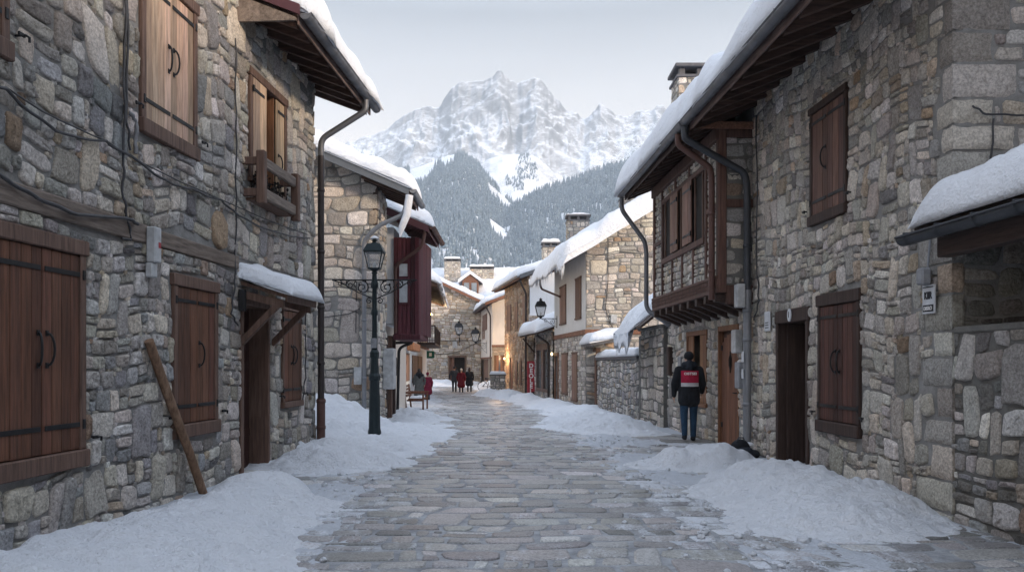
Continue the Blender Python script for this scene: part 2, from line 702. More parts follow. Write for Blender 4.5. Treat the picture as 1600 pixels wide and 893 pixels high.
def rubble(mb, pt, outline, holes, rng, pal, h=(.13, .28), wr=(.75, 2.0), joint=.022, relief=.035, warp=.05, n=14, mi=1, rough=1.0, square=(3, 7), kw=None, frost=None, jit=.045, zoff=None, chink=0):
    us = [p[0] for p in outline]
    zs = [p[1] for p in outline]
    rects = courses(rng, min(us), max(us), min(zs) - .1, max(zs), h[0], h[1], wr, **(kw or {}))
    rects = cut_rects(rects, holes)
    p1, p2, p3, p4 = (rng.uniform(0, 6) for _ in range(4))
    if chink:
        ext = []
        for (a, b, c, d) in rects:
            for (x, y) in ((a, c), (rng.uniform(a, b), c), (a, rng.uniform(c, d))):
                if rng.random() < chink:
                    r1, r2 = rng.uniform(.022, .05), rng.uniform(.018, .036)
                    if not any(q[0] - r1 < x < q[1] + r1 and q[2] - r2 < y < q[3] + r2 for q in holes):
                        ext.append((x - r1, x + r1, y - r2, y + r2, 1))
        rects = rects + ext
    th = np.linspace(0, 2 * PI, n, endpoint=False) + PI / n
    cs, sn = np.cos(th), np.sin(th)
    for (a, b, c, d, *sm_) in rects:
        w, hh = (b - a) / 2 - joint * (0 if sm_ else 1) * rng.uniform(.35, .75), (d - c) / 2 - joint * (0 if sm_ else 1) * rng.uniform(.35, .75)
        if w < .015 or hh < .015:
            continue
        e = rng.uniform(*square)
        x = np.sign(cs) * np.abs(cs) ** (2 / e)
        y = np.sign(sn) * np.abs(sn) ** (2 / e)
        jj = 1 + np.array([rng.gauss(0, jit) for _ in range(n)])
        sk = rng.uniform(-.12, .12)
        tp = rng.uniform(-.13, .13)
        x = x * jj * w * (1 + tp * y)
        y = y * jj * hh * (1 + rng.uniform(-.1, .1) * x / w)
        x = x + sk * y
        u = (a + b) / 2 + x
        v = (c + d) / 2 + y
        du = warp * (np.sin(2.1 * u + 1.7 * v + p1) * .6 + np.sin(4.3 * v - 2.2 * u + p2) * .4)
        dv = warp * (np.sin(1.6 * u - .9 * v + p3) * .9 + np.sin(3.9 * u + 1.1 * v + p4) * .5)
        u, v = u + du, v + dv
        for (ha, hb, hc, hd) in holes:      # nothing pokes into an opening
            ins = (u > ha) & (u < hb) & (v > hc) & (v < hd)
            if ins.any():
                mx = np.stack([u - ha, hb - u, v - hc, hd - v])
                k = mx.argmin(0)
                u = np.where(ins & (k == 0), ha, np.where(ins & (k == 1), hb, u))
                v = np.where(ins & (k == 2), hc, np.where(ins & (k == 3), hd, v))
        poly = clip_all(list(zip(u.tolist(), v.tolist())), outline)
        m = len(poly)
        if m < 3:
            continue
        P = np.array(poly)
        ar = .5 * abs(np.dot(P[:, 0], np.roll(P[:, 1], -1)) - np.dot(P[:, 1], np.roll(P[:, 0], -1)))
        if ar < .0012:
            continue
        ctr = P.mean(0)
        t = relief * rng.uniform(.35, 1.1) * (.5 if sm_ else 1)
        tx, ty = rng.gauss(0, .05) * rough, rng.gauss(0, .05) * rough
        col = (*pick(pal, rng), frost(ctr[0], ctr[1], rng) if frost else 0)
        vs = []
        big = max(.05, min(w, hh))
        ins = min(.35, .028 / big)
        for s, dd, ns in ((1, -.012, 0), (1 - ins * .12, t * .62, .08), (1 - ins * .6, t * .97, .12), ((1 - ins * .6) * .66, t, .17), ((1 - ins * .6) * .33, t, .17)):
            Q = ctr + (P - ctr) * s
            for q in Q:
                dz = dd + rng.gauss(0, 1) * ns * t * rough
                if dd > 0:
                    dz += (q[0] - ctr[0]) * tx + (q[1] - ctr[1]) * ty
                if zoff:
                    dz += zoff(q[0], q[1])
                vs.append(pt(q[0], q[1], dz))
        vs.append(pt(ctr[0], ctr[1], t * (1 + rng.gauss(0, .15) * rough)))
        fs = []
        for k in range(4):
            for i in range(m):
                j = (i + 1) % m
                fs.append((k * m + i, k * m + j, (k + 1) * m + j, (k + 1) * m + i))
        fs += [(4 * m + i, 4 * m + (i + 1) % m, 5 * m) for i in range(m)]
        mb.add(vs, fs, mi, True, col)


def panel(mb, f, outline, holes, depth=.25, mi=0):
    """the flat of a wall with recessed openings; outline convex ccw in (u, z)"""
    us = sorted(set([min(p[0] for p in outline), max(p[0] for p in outline)] + [x for h in holes for x in h[:2]]))
    zs = sorted(set([min(p[1] for p in outline), max(p[1] for p in outline)] + [x for h in holes for x in h[2:4]]))
    for a, b in zip(us, us[1:]):
        for c, d in zip(zs, zs[1:]):
            mu, mz = (a + b) / 2, (c + d) / 2
            if any(h[0] < mu < h[1] and h[2] < mz < h[3] for h in holes):
                continue
            q = clip_all([(a, c), (b, c), (b, d), (a, d)], outline)
            if q:
                mb.add([f.pt(u, z) for u, z in q], [tuple(range(len(q)))], mi)
    for hole in holes:
        a, b, c, d = hole[:4]
        dp = hole[4] if len(hole) > 4 else depth
        A = [f.pt(a, c), f.pt(b, c), f.pt(b, d), f.pt(a, d)]
        B = [f.pt(a, c, -dp), f.pt(b, c, -dp), f.pt(b, d, -dp), f.pt(a, d, -dp)]
        mb.add(A + B, [(0, 1, 5, 4), (1, 2, 6, 5), (2, 3, 7, 6), (3, 0, 4, 7), (4, 5, 6, 7)], mi)


def rect(u0, u1, z0, z1):
    u0, u1 = min(u0, u1), max(u0, u1)
    return [(u0, z0), (u1, z0), (u1, z1), (u0, z1)]

# ------------------------------------------------------------------ material library
M = {}
M['stone'] = m_stone('stone')
M['mortar'] = m_mortar('mortar')
M['mortar_dark'] = m_mortar('mortar_dark', (.12, .118, .112), (.22, .215, .2))
M['mortar_warm'] = m_mortar('mortar_warm', (.26, .2, .14), (.42, .33, .24))
M['white_plaster'] = m_plaster('white_plaster', (.68, .68, .67), .35)
M['cold_plaster'] = m_plaster('cold_plaster', (.8, .82, .85), .2)
M['cream_plaster'] = m_plaster('cream_plaster', (.74, .62, .45), .3)
M['beige_plaster'] = m_plaster('beige_plaster', (.7, .62, .54), .25)
M['shutter_red'] = m_wood('shutter_red', (.135, .058, .034), 'z', .25)
M['shutter_dark'] = m_wood('shutter_dark', (.075, .03, .022), 'z', .2)
M['shutter_pale'] = m_wood('shutter_pale', (.54, .375, .27), 'z', .4, (.5, .42, .36))
M['shutter_mid'] = m_wood('shutter_mid', (.20, .115, .085), 'z', .4, (.34, .25, .2))
M['frame_red'] = m_wood('frame_red', (.135, .08, .06), 'z', .4, (.26, .19, .15))
M['frame_dark'] = m_wood('frame_dark', (.05, .03, .024), 'z', .2)
M['beam_grey'] = m_wood('beam_grey', (.19, .15, .125), 'y', .6, (.34, .29, .25))
M['beam_dark'] = m_wood('beam_dark', (.055, .034, .028), 'y', .25)
M['beam_dark_x'] = m_wood('beam_dark_x', (.075, .042, .032), 'x', .3)
M['beam_red'] = m_wood('beam_red', (.20, .095, .06), 'y', .3)
M['orange_wood'] = m_wood('orange_wood', (.2, .095, .05), 'z', .3)
M['fascia'] = m_wood('fascia', (.17, .115, .1), 'y', .5, (.33, .25, .22))
M['maroon'] = m_wood('maroon', (.085, .022, .03), 'z', .25, (.15, .06, .06))
M['pole_wood'] = m_wood('pole_wood', (.2, .12, .075), 'z', .5, (.34, .24, .17))
M['gutter'] = m_metal('gutter', (.17, .175, .19), .55, .48, .3)
M['gutter_dark'] = m_metal('gutter_dark', (.055, .06, .07), .5, .5, .25)
M['pipe_brown'] = m_metal('pipe_brown', (.05, .04, .04), .4, .5, .3)
M['pipe_red'] = m_metal('pipe_red', (.11, .055, .045), .2, .6, .5)
M['pipe_grey'] = m_metal('pipe_grey', (.24, .25, .27), .5, .5, .3)
M['iron'] = m_metal('iron', (.02, .02, .022), .5, .5, .2)
M['green_iron'] = m_metal('green_iron', (.018, .03, .035), .45, .5, .3)
M['flashing_red'] = m_metal('flashing_red', (.11, .045, .055), .3, .5, .3)
M['flashing_grey'] = m_metal('flashing_grey', (.14, .155, .175), .4, .5, .3)
M['box_white'] = m_plain('box_white', (.42, .43, .44), .5)
M['box_grey'] = m_plain('box_grey', (.25, .26, .28), .5)
M['cable'] = m_plain('cable', (.045, .045, .05), .5)
M['cable_grey'] = m_plain('cable_grey', (.2, .2, .21), .5)
M['black'] = m_plain('black', (.015, .015, .017), .6)
M['dark_in'] = m_plain('dark_in', (.02, .016, .014), .9)  # near-black; on panels in openings it paints the shade of unlit rooms
M['snow'] = m_snow('snow', (.80, .82, .86), lump=.07, fine=.03, scale=6)
M['snow_bank'] = m_snow('snow_bank', (.80, .825, .87), lump=.12, dirt=.3, fine=.05, scale=7)
M['snow_ground'] = m_snow('snow_ground', (.58, .61, .66), lump=.06, dirt=.75, fine=.05, scale=9)
M['ice'] = m_plain('ice', (.75, .8, .86), .2, 0, .5, .1)
M['road'] = m_road('road')
M['grit'] = m_mortar('grit', (.17, .175, .185), (.52, .54, .57))
M['glass'] = m_glass('glass')
M['pane'] = m_plain('pane', (.22, .25, .28), .12, 0, .6, .2)
M['pane_pale'] = m_plain('pane_pale', (.5, .54, .58), .25, 0, .5, .15)
M['bulb'] = m_plain('bulb', (.8, .8, .78), .3)
M['tile'] = m_plain('tile', (.16, .1, .08), .8)
M['slate'] = m_plain('slate', (.12, .12, .13), .7)
M['sign_white'] = m_plain('sign_white', (.55, .57, .6), .5, var=.1)
M['sign_red'] = m_plain('sign_red', (.33, .02, .035), .45, var=.15)
M['sign_green'] = m_plain('sign_green', (.01, .12, .085), .4)
M['ink'] = m_plain('ink', (.02, .022, .03), .6)
M['letter_white'] = m_plain('letter_white', (.75, .74, .73), .5, var=.05)
M['skin'] = m_plain('skin', (.5, .3, .22), .55, var=.1)
M['hair'] = m_plain('hair', (.03, .02, .016), .7)


def cloth(name, c):
    m, nt, b = new_mat(name)
    v = coords(nt)
    n1 = noise(nt, v, 7, 5, .6)
    n2 = noise(nt, v, 120, 3, .6)
    L(nt, mixc(nt, mrange(nt, n1, .3, .7, 0, 1), tuple(x * .65 for x in c), tuple(min(1, x * 1.3) for x in c)), b.inputs['Base Color'])
    b.inputs['Roughness'].default_value = .9
    b.inputs['Specular IOR Level'].default_value = .2
    bump(nt, b, [(n1, .03), (n2, .004)], strength=.6)
    return m


M['cloth_black'] = cloth('cloth_black', (.02, .022, .027))
M['cloth_navy'] = cloth('cloth_navy', (.025, .03, .04))
M['cloth_red'] = cloth('cloth_red', (.36, .02, .055))
M['cloth_pink'] = cloth('cloth_pink', (.2, .022, .05))
M['cloth_silver'] = cloth('cloth_silver', (.5, .5, .52))
M['denim'] = cloth('denim', (.025, .055, .10))
M['cloth_grey'] = cloth('cloth_grey', (.12, .125, .12))
M['cloth_slate'] = cloth('cloth_slate', (.06, .065, .075))
M['cloth_crimson'] = cloth('cloth_crimson', (.15, .017, .026))
M['cloth_cream'] = cloth('cloth_cream', (.6, .55, .48))


# ------------------------------------------------------------------ building components
def leaf(mb, f, u0, u1, z0, z1, d, rng, n=4, t=.03):
    w = (u1 - u0) / n
    for k in range(n):
        g = rng.uniform(.6, 1.3)
        f.box(mb, u0 + k * w + .002, u0 + (k + 1) * w - .002, z0 + rng.uniform(0, .004), z1 - rng.uniform(0, .004), d, d + t + rng.uniform(-.003, .003), .005, 0, (g, g * rng.uniform(.94, 1.05), g * rng.uniform(.92, 1.05), 0))


def strap(mb, f, u0, u1, z, d, out):
    f.box(mb, u0, u1, z - .022, z + .022, d, d + .007, .002)
    e = u0 if out < 0 else u1
    f.box(mb, e + out * .05 - .02, e + out * .05 + .02, z - .045, z + .045, d - .004, d + .02, .003)


def pull(mb, f, u, z, d, side=1, h=.28):
    pts = []
    for k in range(9):
        w = PI * k / 8
        pts.append(f.pt(u + side * .045 * math.sin(w) * .6, z - h / 2 * math.cos(w), d + .012 + .045 * math.sin(w)))
    mb.tube(pts, .011, 7)
    for s in (-1, 1):
        f.box(mb, u - .02, u + .02, z + s * h / 2 - .025, z + s * h / 2 + .025, d, d + .01, .003)


def shutter_window(par, f, u0, u1, z0, z1, rng, wood, frame, fw=.09, lintel=.14, sill=.16, d=-.03, n=4, pulls=(1, 1), iron=True, fd=(-.02, .045), split=.5, label=None):
    """closed two-leaf shutters in a timber frame: window > shutter, hinge, handle"""
    u0, u1 = min(u0, u1), max(u0, u1)
    mb = MB()
    f.box(mb, u0 - fw, u0, z0 - .001, z1 + .001, fd[0] - .08, fd[1], .008)
    f.box(mb, u1, u1 + fw, z0 - .001, z1 + .001, fd[0] - .08, fd[1], .008)
    f.box(mb, u0 - fw - .03, u1 + fw + .03, z1 + .001, z1 + lintel, fd[0] - .08, fd[1] + .015, .01)
    f.box(mb, u0 - fw - .02, u1 + fw + .02, z0 - sill, z0 - .001, fd[0] - .08, fd[1] + .03, .01)
    w = mb.build('window', frame, par)
    if label:
        w['label'] = label
    m = u0 + (u1 - u0) * split
    for a, b in ((u0 + .006, m - .004), (m + .004, u1 - .006)):
        s = MB()
        leaf(s, f, a, b, z0 + .006, z1 - .006, d, rng, n)
        s.build('shutter', wood, w)
    if iron:
        for a, b, o in ((u0 + .006, m - .03, -1), (m + .03, u1 - .006, 1)):
            for z in (z0 + (z1 - z0) * .13, z1 - (z1 - z0) * .1):
                h = MB()
                strap(h, f, a, b, z, d + .034, o)
                h.build('hinge', M['iron'], w)
        for k, sd in zip(pulls, (-1, 1)):
            if k:
                h = MB()
                pull(h, f, m + sd * .06, (z0 + z1) / 2 + .02, d + .034, sd)
                h.build('handle', M['iron'], w)
        for sd in (-1, 1):      # hold-back hook on the wall
            h = MB()
            e = (u0 - fw - .12) if sd < 0 else (u1 + fw + .12)
            h.tube([f.pt(e, z0 + .1, 0), f.pt(e, z0 + .1, .09), f.pt(e + .05, z0 + .1, .09), f.pt(e + .05, z0 + .06, .09)], .011, 6)
            f.box(h, e - .06, e + .02, z0 + .085, z0 + .115, .06, .08, .003)
            h.build('hook', M['iron'], w)
    return w


def window_hole(u0, u1, z0, z1, fw=.09, lintel=.14, sill=.16, depth=.18):
    u0, u1 = min(u0, u1), max(u0, u1)
    return (u0 - fw, u1 + fw, z0 - sill, z1 + lintel, depth)


def ext(mb, pts, d, mi=0):
    pass


def roof_slab(mb, f, u0, u1, de, ze, sl, run, t=.1, mi=0):
    q = [(de, ze), (de, ze + t), (de - run, ze + sl * run + t), (de - run, ze + sl * run)]
    p = [f.pt(u0, z, d) for d, z in q] + [f.pt(u1, z, d) for d, z in q]
    mb.add(p, [(0, 1, 2, 3), (7, 6, 5, 4), (0, 4, 5, 1), (1, 5, 6, 2), (2, 6, 7, 3), (3, 7, 4, 0)], mi)


def snow_slab(f, u0, u1, de, ze, sl, run, thick, seed, lip=.14, res=.12, endr=.35, droop=0.0, rag=.35, mb=None, pw=1.6, lump=.05, back=True, side=0.0):
    """a blanket of snow lying on a roof slope, rounded over the eave"""
    mb = mb or MB()
    nu = max(8, int((u1 - u0) / res))
    ns = max(14, int((run + lip) / res))
    rowsv = []
    for i in range(nu + 1):
        u = u0 + (u1 - u0) * i / nu
        e = min(u - u0, u1 - u)
        ef = math.sqrt(max(0, 1 - (1 - min(1, e / endr)) ** 2)) if endr > 0 else 1
        ltop = lip * (1 + rag * float(fbm(u * 1.1, 3.3, 3, seed)))
        row = []
        us = u
        # underside first
        row.append((us, de - .25, ze + .25 * sl))
        row.append((us, de + .0, ze - .004 - droop * .2 * ef))
        for k in range(ns + 1):
            s = -ltop + (run + ltop) * (k / ns) ** pw
            q = min(1, (s + ltop) / (.55 * thick + .04))
            t = thick * math.sqrt(max(0, 1 - (1 - q) ** 2)) * (1 + .22 * float(fbm(u * .7, s * .7, 3, seed + 1)))
            t += (lump * float(fbm(u * 2.3, s * 2.3, 4, seed + 5)) + lump * 1.1 * abs(float(vnoise(u * 4.3, s * 2.9, seed + 6))) - lump * .3) * (.45 + .55 * q)
            t = max(0.0, t) * (.12 + .88 * ef)
            dr = droop * ef * max(0, 1 - (s + ltop) / (ltop + .35)) ** 1.5 * (1 + .5 * float(fbm(u * 1.7, 1.1, 3, seed + 8)))
            zz = ze + s * sl + t - dr - side * max(0, 1 - (u1 - u) / .55) ** 2
            row.append((us, de - s, zz))
        rowsv.append(row)
    n = len(rowsv[0])
    vs = [f.pt(*(p[0], p[2], p[1])) for r in rowsv for p in r]
    fs = []
    for i in range(nu):
        for k in range(n - 1):
            fs.append((i * n + k, i * n + k + 1, (i + 1) * n + k + 1, (i + 1) * n + k))
    fs.append(tuple(range(n)))
    fs.append(tuple(range(nu * n + n - 1, nu * n - 1, -1)))
    # orientation: outward up
    mb.add(vs, [q[::-1] for q in fs], 0, True)
    return mb


def half_gutter(mb, f, u0, u1, d, z, r=.085, band=.62):
    n = 9
    prof = [(d + r * math.cos(PI + PI * k / (n - 1)), z + r * math.sin(PI + PI * k / (n - 1))) for k in range(n)]
    prof2 = [(d + (r - .012) * math.cos(2 * PI - PI * k / (n - 1)), z + (r - .012) * math.sin(2 * PI - PI * k / (n - 1))) for k in range(n)]
    P = prof + prof2
    m = len(P)
    vs = [f.pt(u0, b, a) for a, b in P] + [f.pt(u1, b, a) for a, b in P]
    fs = [(i, (i + 1) % m, m + (i + 1) % m, m + i) for i in range(m)]
    mb.add(vs, fs, 0, True)
    for u in (u0, u1):      # stop ends
        vs = [f.pt(u, b, a) for a, b in prof]
        mb.add(vs, [tuple(range(n)), tuple(range(n - 1, -1, -1))][:1], 0)
    mb.tube([f.pt(u0, z, d + r), f.pt(u1, z, d + r)], .012, 6)
    k = u0 + .15
    while k < u1:
        prof = [(d + (r + .008) * math.cos(PI + PI * j / (n - 1)), z + (r + .008) * math.sin(PI + PI * j / (n - 1))) for j in range(n)]
        vs = [f.pt(k - .02, b, a) for a, b in prof] + [f.pt(k + .02, b, a) for a, b in prof]
        mb.add(vs, [(i, i + 1, n + i + 1, n + i) for i in range(n - 1)], 0, True)
        mb.tube([f.pt(k, z, d - r), f.pt(k, z + .025, d), f.pt(k, z + .02, d + r)], .012, 5)
        k += band


def eave(par, f, u0, u1, de, ze, sl, run, rng, snow=.4, seed=1, wood=None, fascia=None, gut=None, raf=.5, wall_d=0.0, rw=.1, rh=.15, gutter=True, lip=.14, endr=.35, droop=0, sheet=None, snowu=None, back=None, pw=1.6, roofname='roof', side=0):
    """a roof slope with its rafters, fascia, gutter and snow"""
    wood = wood or M['beam_dark_x']
    fascia = fascia or M['fascia']
    gut = gut or M['gutter']
    r = MB()
    roof_slab(r, f, u0, u1, de, ze, sl, run, .09)
    if back:
        A = [f.pt(u0, ze + sl * run, de - run), f.pt(u1, ze + sl * run, de - run), f.pt(u1, ze + sl * run - back * sl, de - run - back), f.pt(u0, ze + sl * run - back * sl, de - run - back)]
        B = [p + Vector((0, 0, .09)) for p in A]
        r.hexa(A + B)
    ro = r.build(roofname, sheet or M['beam_dark'], par)
    n = max(2, int(round((u1 - u0 - .2) / raf)))
    for k in range(n + 1):
        u = u0 + .1 + (u1 - u0 - .2) * k / n
        m = MB()
        g = rng.uniform(.7, 1.2)
        q = [(de - .03, ze - .002), (de - .03, ze - rh * .8), (wall_d - .35, ze + sl * (de - wall_d + .35) - rh), (wall_d - .35, ze + sl * (de - wall_d + .35) - .002)]
        p = [f.pt(u - rw / 2, z, d) for d, z in q] + [f.pt(u + rw / 2, z, d) for d, z in q]
        m.add(p, [(3, 2, 1, 0), (4, 5, 6, 7), (1, 5, 4, 0), (2, 6, 5, 1), (3, 7, 6, 2), (0, 4, 7, 3)], 0, False, (g, g, g, 0))
        m.build('rafter', wood, ro)
    fa = MB()
    f.box(fa, u0 - .01, u1 + .01, ze - .11, ze + .1, de + .002, de + .03, .004)
    fa.build('fascia', fascia, par)
    if gutter:
        g = MB()
        half_gutter(g, f, u0 - .05, u1 + .08, de + .125, ze + .035)
        g.build('gutter', gut, par)
    if snow:
        su = snowu or (u0 - .05, u1 + .05)
        s = snow_slab(f, su[0], su[1], de, ze + .09, sl, run, snow, seed, lip=lip, endr=endr, droop=droop, pw=pw, side=side)
        if back:
            a, b = su
            A = [f.pt(a, ze + sl * run + .09, de - run), f.pt(b, ze + sl * run + .09, de - run), f.pt(b, ze + sl * run + .09 - back * sl, de - run - back), f.pt(a, ze + sl * run + .09 - back * sl, de - run - back)]
            s.hexa(A + [p + Vector((0, 0, snow)) for p in A])
        s.build('roof_snow', M['snow'], par)
    return ro


def downpipe(par, pts, r, mat, bands=(), name='downpipe'):
    # round the bends
    P = [Vector(p) for p in pts]
    out = [P[0]]
    for a, b, c in zip(P, P[1:], P[2:]):
        k = min(.16, (b - a).length * .4, (c - b).length * .4)
        p0 = b + (a - b).normalized() * k
        p2 = b + (c - b).normalized() * k
        for t in (0, .25, .5, .75, 1):
            out.append(p0 * (1 - t) ** 2 + b * 2 * t * (1 - t) + p2 * t * t)
    out.append(P[-1])
    mb = MB()
    mb.tube(out, r, 10)
    for c in bands:
        mb.lathe([(r, -.03), (r + .012, -.028), (r + .012, .028), (r, .03)], c, 10)
    return mb.build(name, mat, par)


def icicles(f, par, u0, u1, d, z, rng, n, lmin=.15, lmax=.6, dz=0):
    for k in range(n):
        u = rng.uniform(u0, u1)
        l = rng.uniform(lmin, lmax) * rng.uniform(.4, 1)
        r = .012 + l * .045
        p = f.pt(u, z + dz, d + rng.uniform(-.06, .03))
        m = MB()
        m.tube([p + Vector((0, 0, .1)), p, p - Vector((rng.uniform(-.01, .01), 0, l * .4)), p - Vector((0, 0, l * .75)), p - Vector((0, 0, l))], [r * 1.5, r, r * .7, r * .35, .003], 7)
        m.build('icicle', M['ice'], par)


def chimney(par, x, y, zb, zt, w, d, rng, pal=PAL_TAN, snow=.12, flip=False):
    """square stone stack, slab on stub pillars; zt is the top of the slab"""
    mb = MB()
    h = zt - .3
    mb.box((x, y, (zb + h) / 2), (w, d, h - zb), None, 0)
    for n, off, ww in (((0, -1), d / 2, w), ((-1, 0), w / 2, d), ((1, 0), w / 2, d), ((0, 1), d / 2, w)):
        f = F((x + n[0] * off, y + n[1] * off), n)
        rubble(mb, f.pt, rect(-ww / 2, ww / 2, zb, h), [], rng, pal, (.1, .2), (.8, 1.9), relief=.02, warp=.015, n=8)
    c = mb.build('chimney', [M['mortar'], M['stone']], par)
    k = MB()
    k.box((x, y, h + .03), (w + .1, d + .1, .06), None, 0, .01)
    for sx in (-1, 0, 1):
        for sy in (-1, 1):
            k.box((x + sx * (w / 2 - .08), y + sy * (d / 2 - .08), h + .14), (.13, .13, .16), None, 0, .01)
    k.box((x, y, h + .26), (w + .16, d + .16, .08), None, 0, .015)
    k.build('chimney_cap', M['slate'], c)
    if snow:
        f = F((x, y - d / 2 - .06), (0, -1))
        s = snow_slab(f, -w / 2 - .06, w / 2 + .06, 0, h + .3, 0, d + .12, snow, int(x * 7 + y), lip=.01, res=.1, endr=.12)
        s.build('chimney_snow', M['snow'], c)
    return c


def scroll(mb, pt, c, r0, turns, a0, sgn, r=.012, n=26):
    pts = []
    for k in range(n + 1):
        t = k / n
        a = a0 + sgn * t * turns * 2 * PI
        rr = r0 * (1 - .82 * t)
        pts.append(pt(c[0] + rr * math.cos(a), c[1] + rr * math.sin(a)))
    mb.tube(pts, r, 6)


def lantern(par, c, s, metal, lit=None):
    """four-sided tapered street lantern, c is the bottom centre; s its height. children of par"""
    x, y, z = c
    mb = MB()
    r0, r1 = .16 * s, .27 * s
    zb, zt = z + .12 * s, z + .62 * s
    q = lambda r, zz: [(x + r * a, y + r * b, zz) for a, b in ((-1, -1), (1, -1), (1, 1), (-1, 1))]
    A, B = q(r0, zb), q(r1, zt)
    for a, b in zip(A, B):
        mb.tube([a, b], .018 * s, 5)
    for P in (A, B):
        for i in range(4):
            mb.tube([P[i], P[(i + 1) % 4]], .02 * s, 5)
    mb.lathe([(.05 * s, 0), (.06 * s, .03 * s), (.12 * s, .06 * s), (r0 * 1.3, .12 * s)], (x, y, z), 4, rot=PI / 4)
    mb.lathe([(r1 * 1.55, .62 * s), (r1 * 1.55, .645 * s), (r1 * 1.0, .86 * s), (.1 * s, .88 * s)], (x, y, z), 4, smooth=False, rot=PI / 4)
    mb.lathe([(.1 * s, .87 * s), (.11 * s, .9 * s), (.05 * s, .92 * s), (.06 * s, .95 * s), (.1 * s, .97 * s), (.03 * s, 1.02 * s), (.005, 1.06 * s)], (x, y, z), 10)
    la = mb.build('lantern', metal, par)
    g = MB()
    A, B = q(r0 * .94, zb + .01), q(r1 * .94, zt - .01)
    g.add(A + B, [(0, 1, 5, 4), (1, 2, 6, 5), (2, 3, 7, 6), (3, 0, 4, 7)])
    g.build('pane', M['glass'], la)
    b = MB()
    b.lathe([(.02 * s, 0), (.05 * s, .04 * s), (.06 * s, .12 * s), (.03 * s, .2 * s), (.005, .22 * s)], (x, y, zb), 10)
    b.build('bulb', lit or M['bulb'], la)
    return la


def wall_lamp(name, label, f, u, z, reach, s, group, lit=None, metal=None, sc=1.0):
    """lantern standing on a scrolled bracket out of wall f"""
    metal = metal or M['iron']
    t = thing(name, label, 'wall lamp', tuple(f.pt(u, z, 0)), group)
    mb = MB()
    f.box(mb, u - .03, u + .03, z - .42 * sc, z + .12 * sc, 0, .02, .004)
    mb.tube([f.pt(u, z, 0), f.pt(u, z, reach + .08)], .018, 6)
    P = lambda a, b: f.pt(u, z + b, a)
    scroll(mb, P, (reach * .3, -.13 * sc), .12 * sc, 1.4, PI / 2, 1, .012)
    scroll(mb, P, (reach * .68, -.1 * sc), .09 * sc, 1.4, PI / 2, -1, .011)
    mb.tube([P(0, -.38 * sc), P(reach * .25, -.3 * sc), P(reach * .6, -.12 * sc), P(reach * .95, -.01)], .012, 6)
    mb.build('bracket', metal, t)
    c = f.pt(u, z, reach)
    lantern(t, (c.x, c.y, c.z), s, metal, lit)
    return t


def text(par, body, f, u, z, d, size, mat, name='lettering', sx=1.0, rot=0, bold=.0):
    cu = bpy.data.curves.new(name, 'FONT')
    cu.body = body
    cu.size = size
    cu.align_x = 'CENTER'
    cu.align_y = 'CENTER'
    cu.extrude = .003
    cu.offset = bold
    cu.materials.append(mat)
    o = bpy.data.objects.new(name, cu)
    COL.objects.link(o)
    # text lies in its xy plane facing +z: x -> U, y -> up, z -> n
    R3 = Matrix((f.U, Vector((0, 0, 1)), f.n)).transposed()
    o.matrix_local = Matrix.Translation(f.pt(u, z, d) - (ORG[par.name] if par else Vector())) @ R3.to_4x4() @ Matrix.Rotation(rot, 4, 'Z') @ Matrix.Diagonal((sx, 1, 1, 1))
    bpy.context.view_layer.update()
    me = bpy.data.meshes.new_from_object(o.evaluated_get(bpy.context.evaluated_depsgraph_get()))
    me.name = name
    mw = o.matrix_local.copy()
    bpy.data.objects.remove(o)
    me.transform(mw)
    o = bpy.data.objects.new(name, me)
    COL.objects.link(o)
    if par:
        o.parent = par
        ORG[o.name] = ORG[par.name]
    return o


# ------------------------------------------------------------------ people (built facing +y, feet at the origin)
def remesh(o, vox, sm=4):
    m = o.modifiers.new('remesh', 'REMESH')
    m.mode = 'VOXEL'
    m.voxel_size = vox
    m.use_smooth_shade = True
    s = o.modifiers.new('smooth', 'SMOOTH')
    s.factor = .5
    s.iterations = sm


def hand(mb, w, d, r=1.0, side=1):
    """w wrist, d direction of the hand"""
    w, d = Vector(w), Vector(d).normalized()
    fwd = Vector((0, 1, 0))
    fwd = (fwd - d * fwd.dot(d)).normalized()
    inw = d.cross(fwd) * 1.0
    mb.limb(w, w + d * .05, .024, .03, 10)
    for k, (o, l) in enumerate(((-.027, .062), (-.009, .072), (.009, .068), (.026, .054))):
        b = w + d * .075 + fwd * -o
        m1 = b + d * l * .55 + inw * .006 * side
        e = m1 + (d * .8 + inw * .5 * side).normalized() * l * .5
        mb.limb(w + d * .045 + fwd * -o * .9, b, .011, .0105, 8)
        mb.limb(b, m1, .0105, .0095, 8)
        mb.limb(m1, e, .0095, .008, 8)
    b = w + d * .03 + fwd * .03
    m1 = b + (d * .7 + fwd * .7).normalized() * .035
    mb.limb(w + d * .015 + fwd * .012, b, .016, .014, 8)
    mb.limb(b, m1, .013, .011, 8)
    mb.limb(m1, m1 + (d + inw * .2 * side).normalized() * .03, .011, .009, 8)


def face(mb, c, r=.1):
    x, y, z = c
    mb.limb((x, y + r * .93, z + .0), (x, y + r * 1.12, z - .03), .009, .014, 8)     # nose
    for s in (-1, 1):
        mb.ball((x + s * .034, y + r * .83, z + .008), (.015, .012, .011), 8, 6)
        mb.ball((x + s * r * .78, y - .0, z - .01), (.012, .022, .032), 8, 6)        # ears
        mb.limb((x + s * .018, y + r * .9, z + .032), (x + s * .05, y + r * .8, z + .03), .006, .005, 6)
    mb.limb((x - .02, y + r * .9, z - .058), (x + .02, y + r * .9, z - .058), .007, .007, 6)
    mb.ball((x, y + r * .62, z - .085), (.03, .03, .026), 8, 6)                      # chin


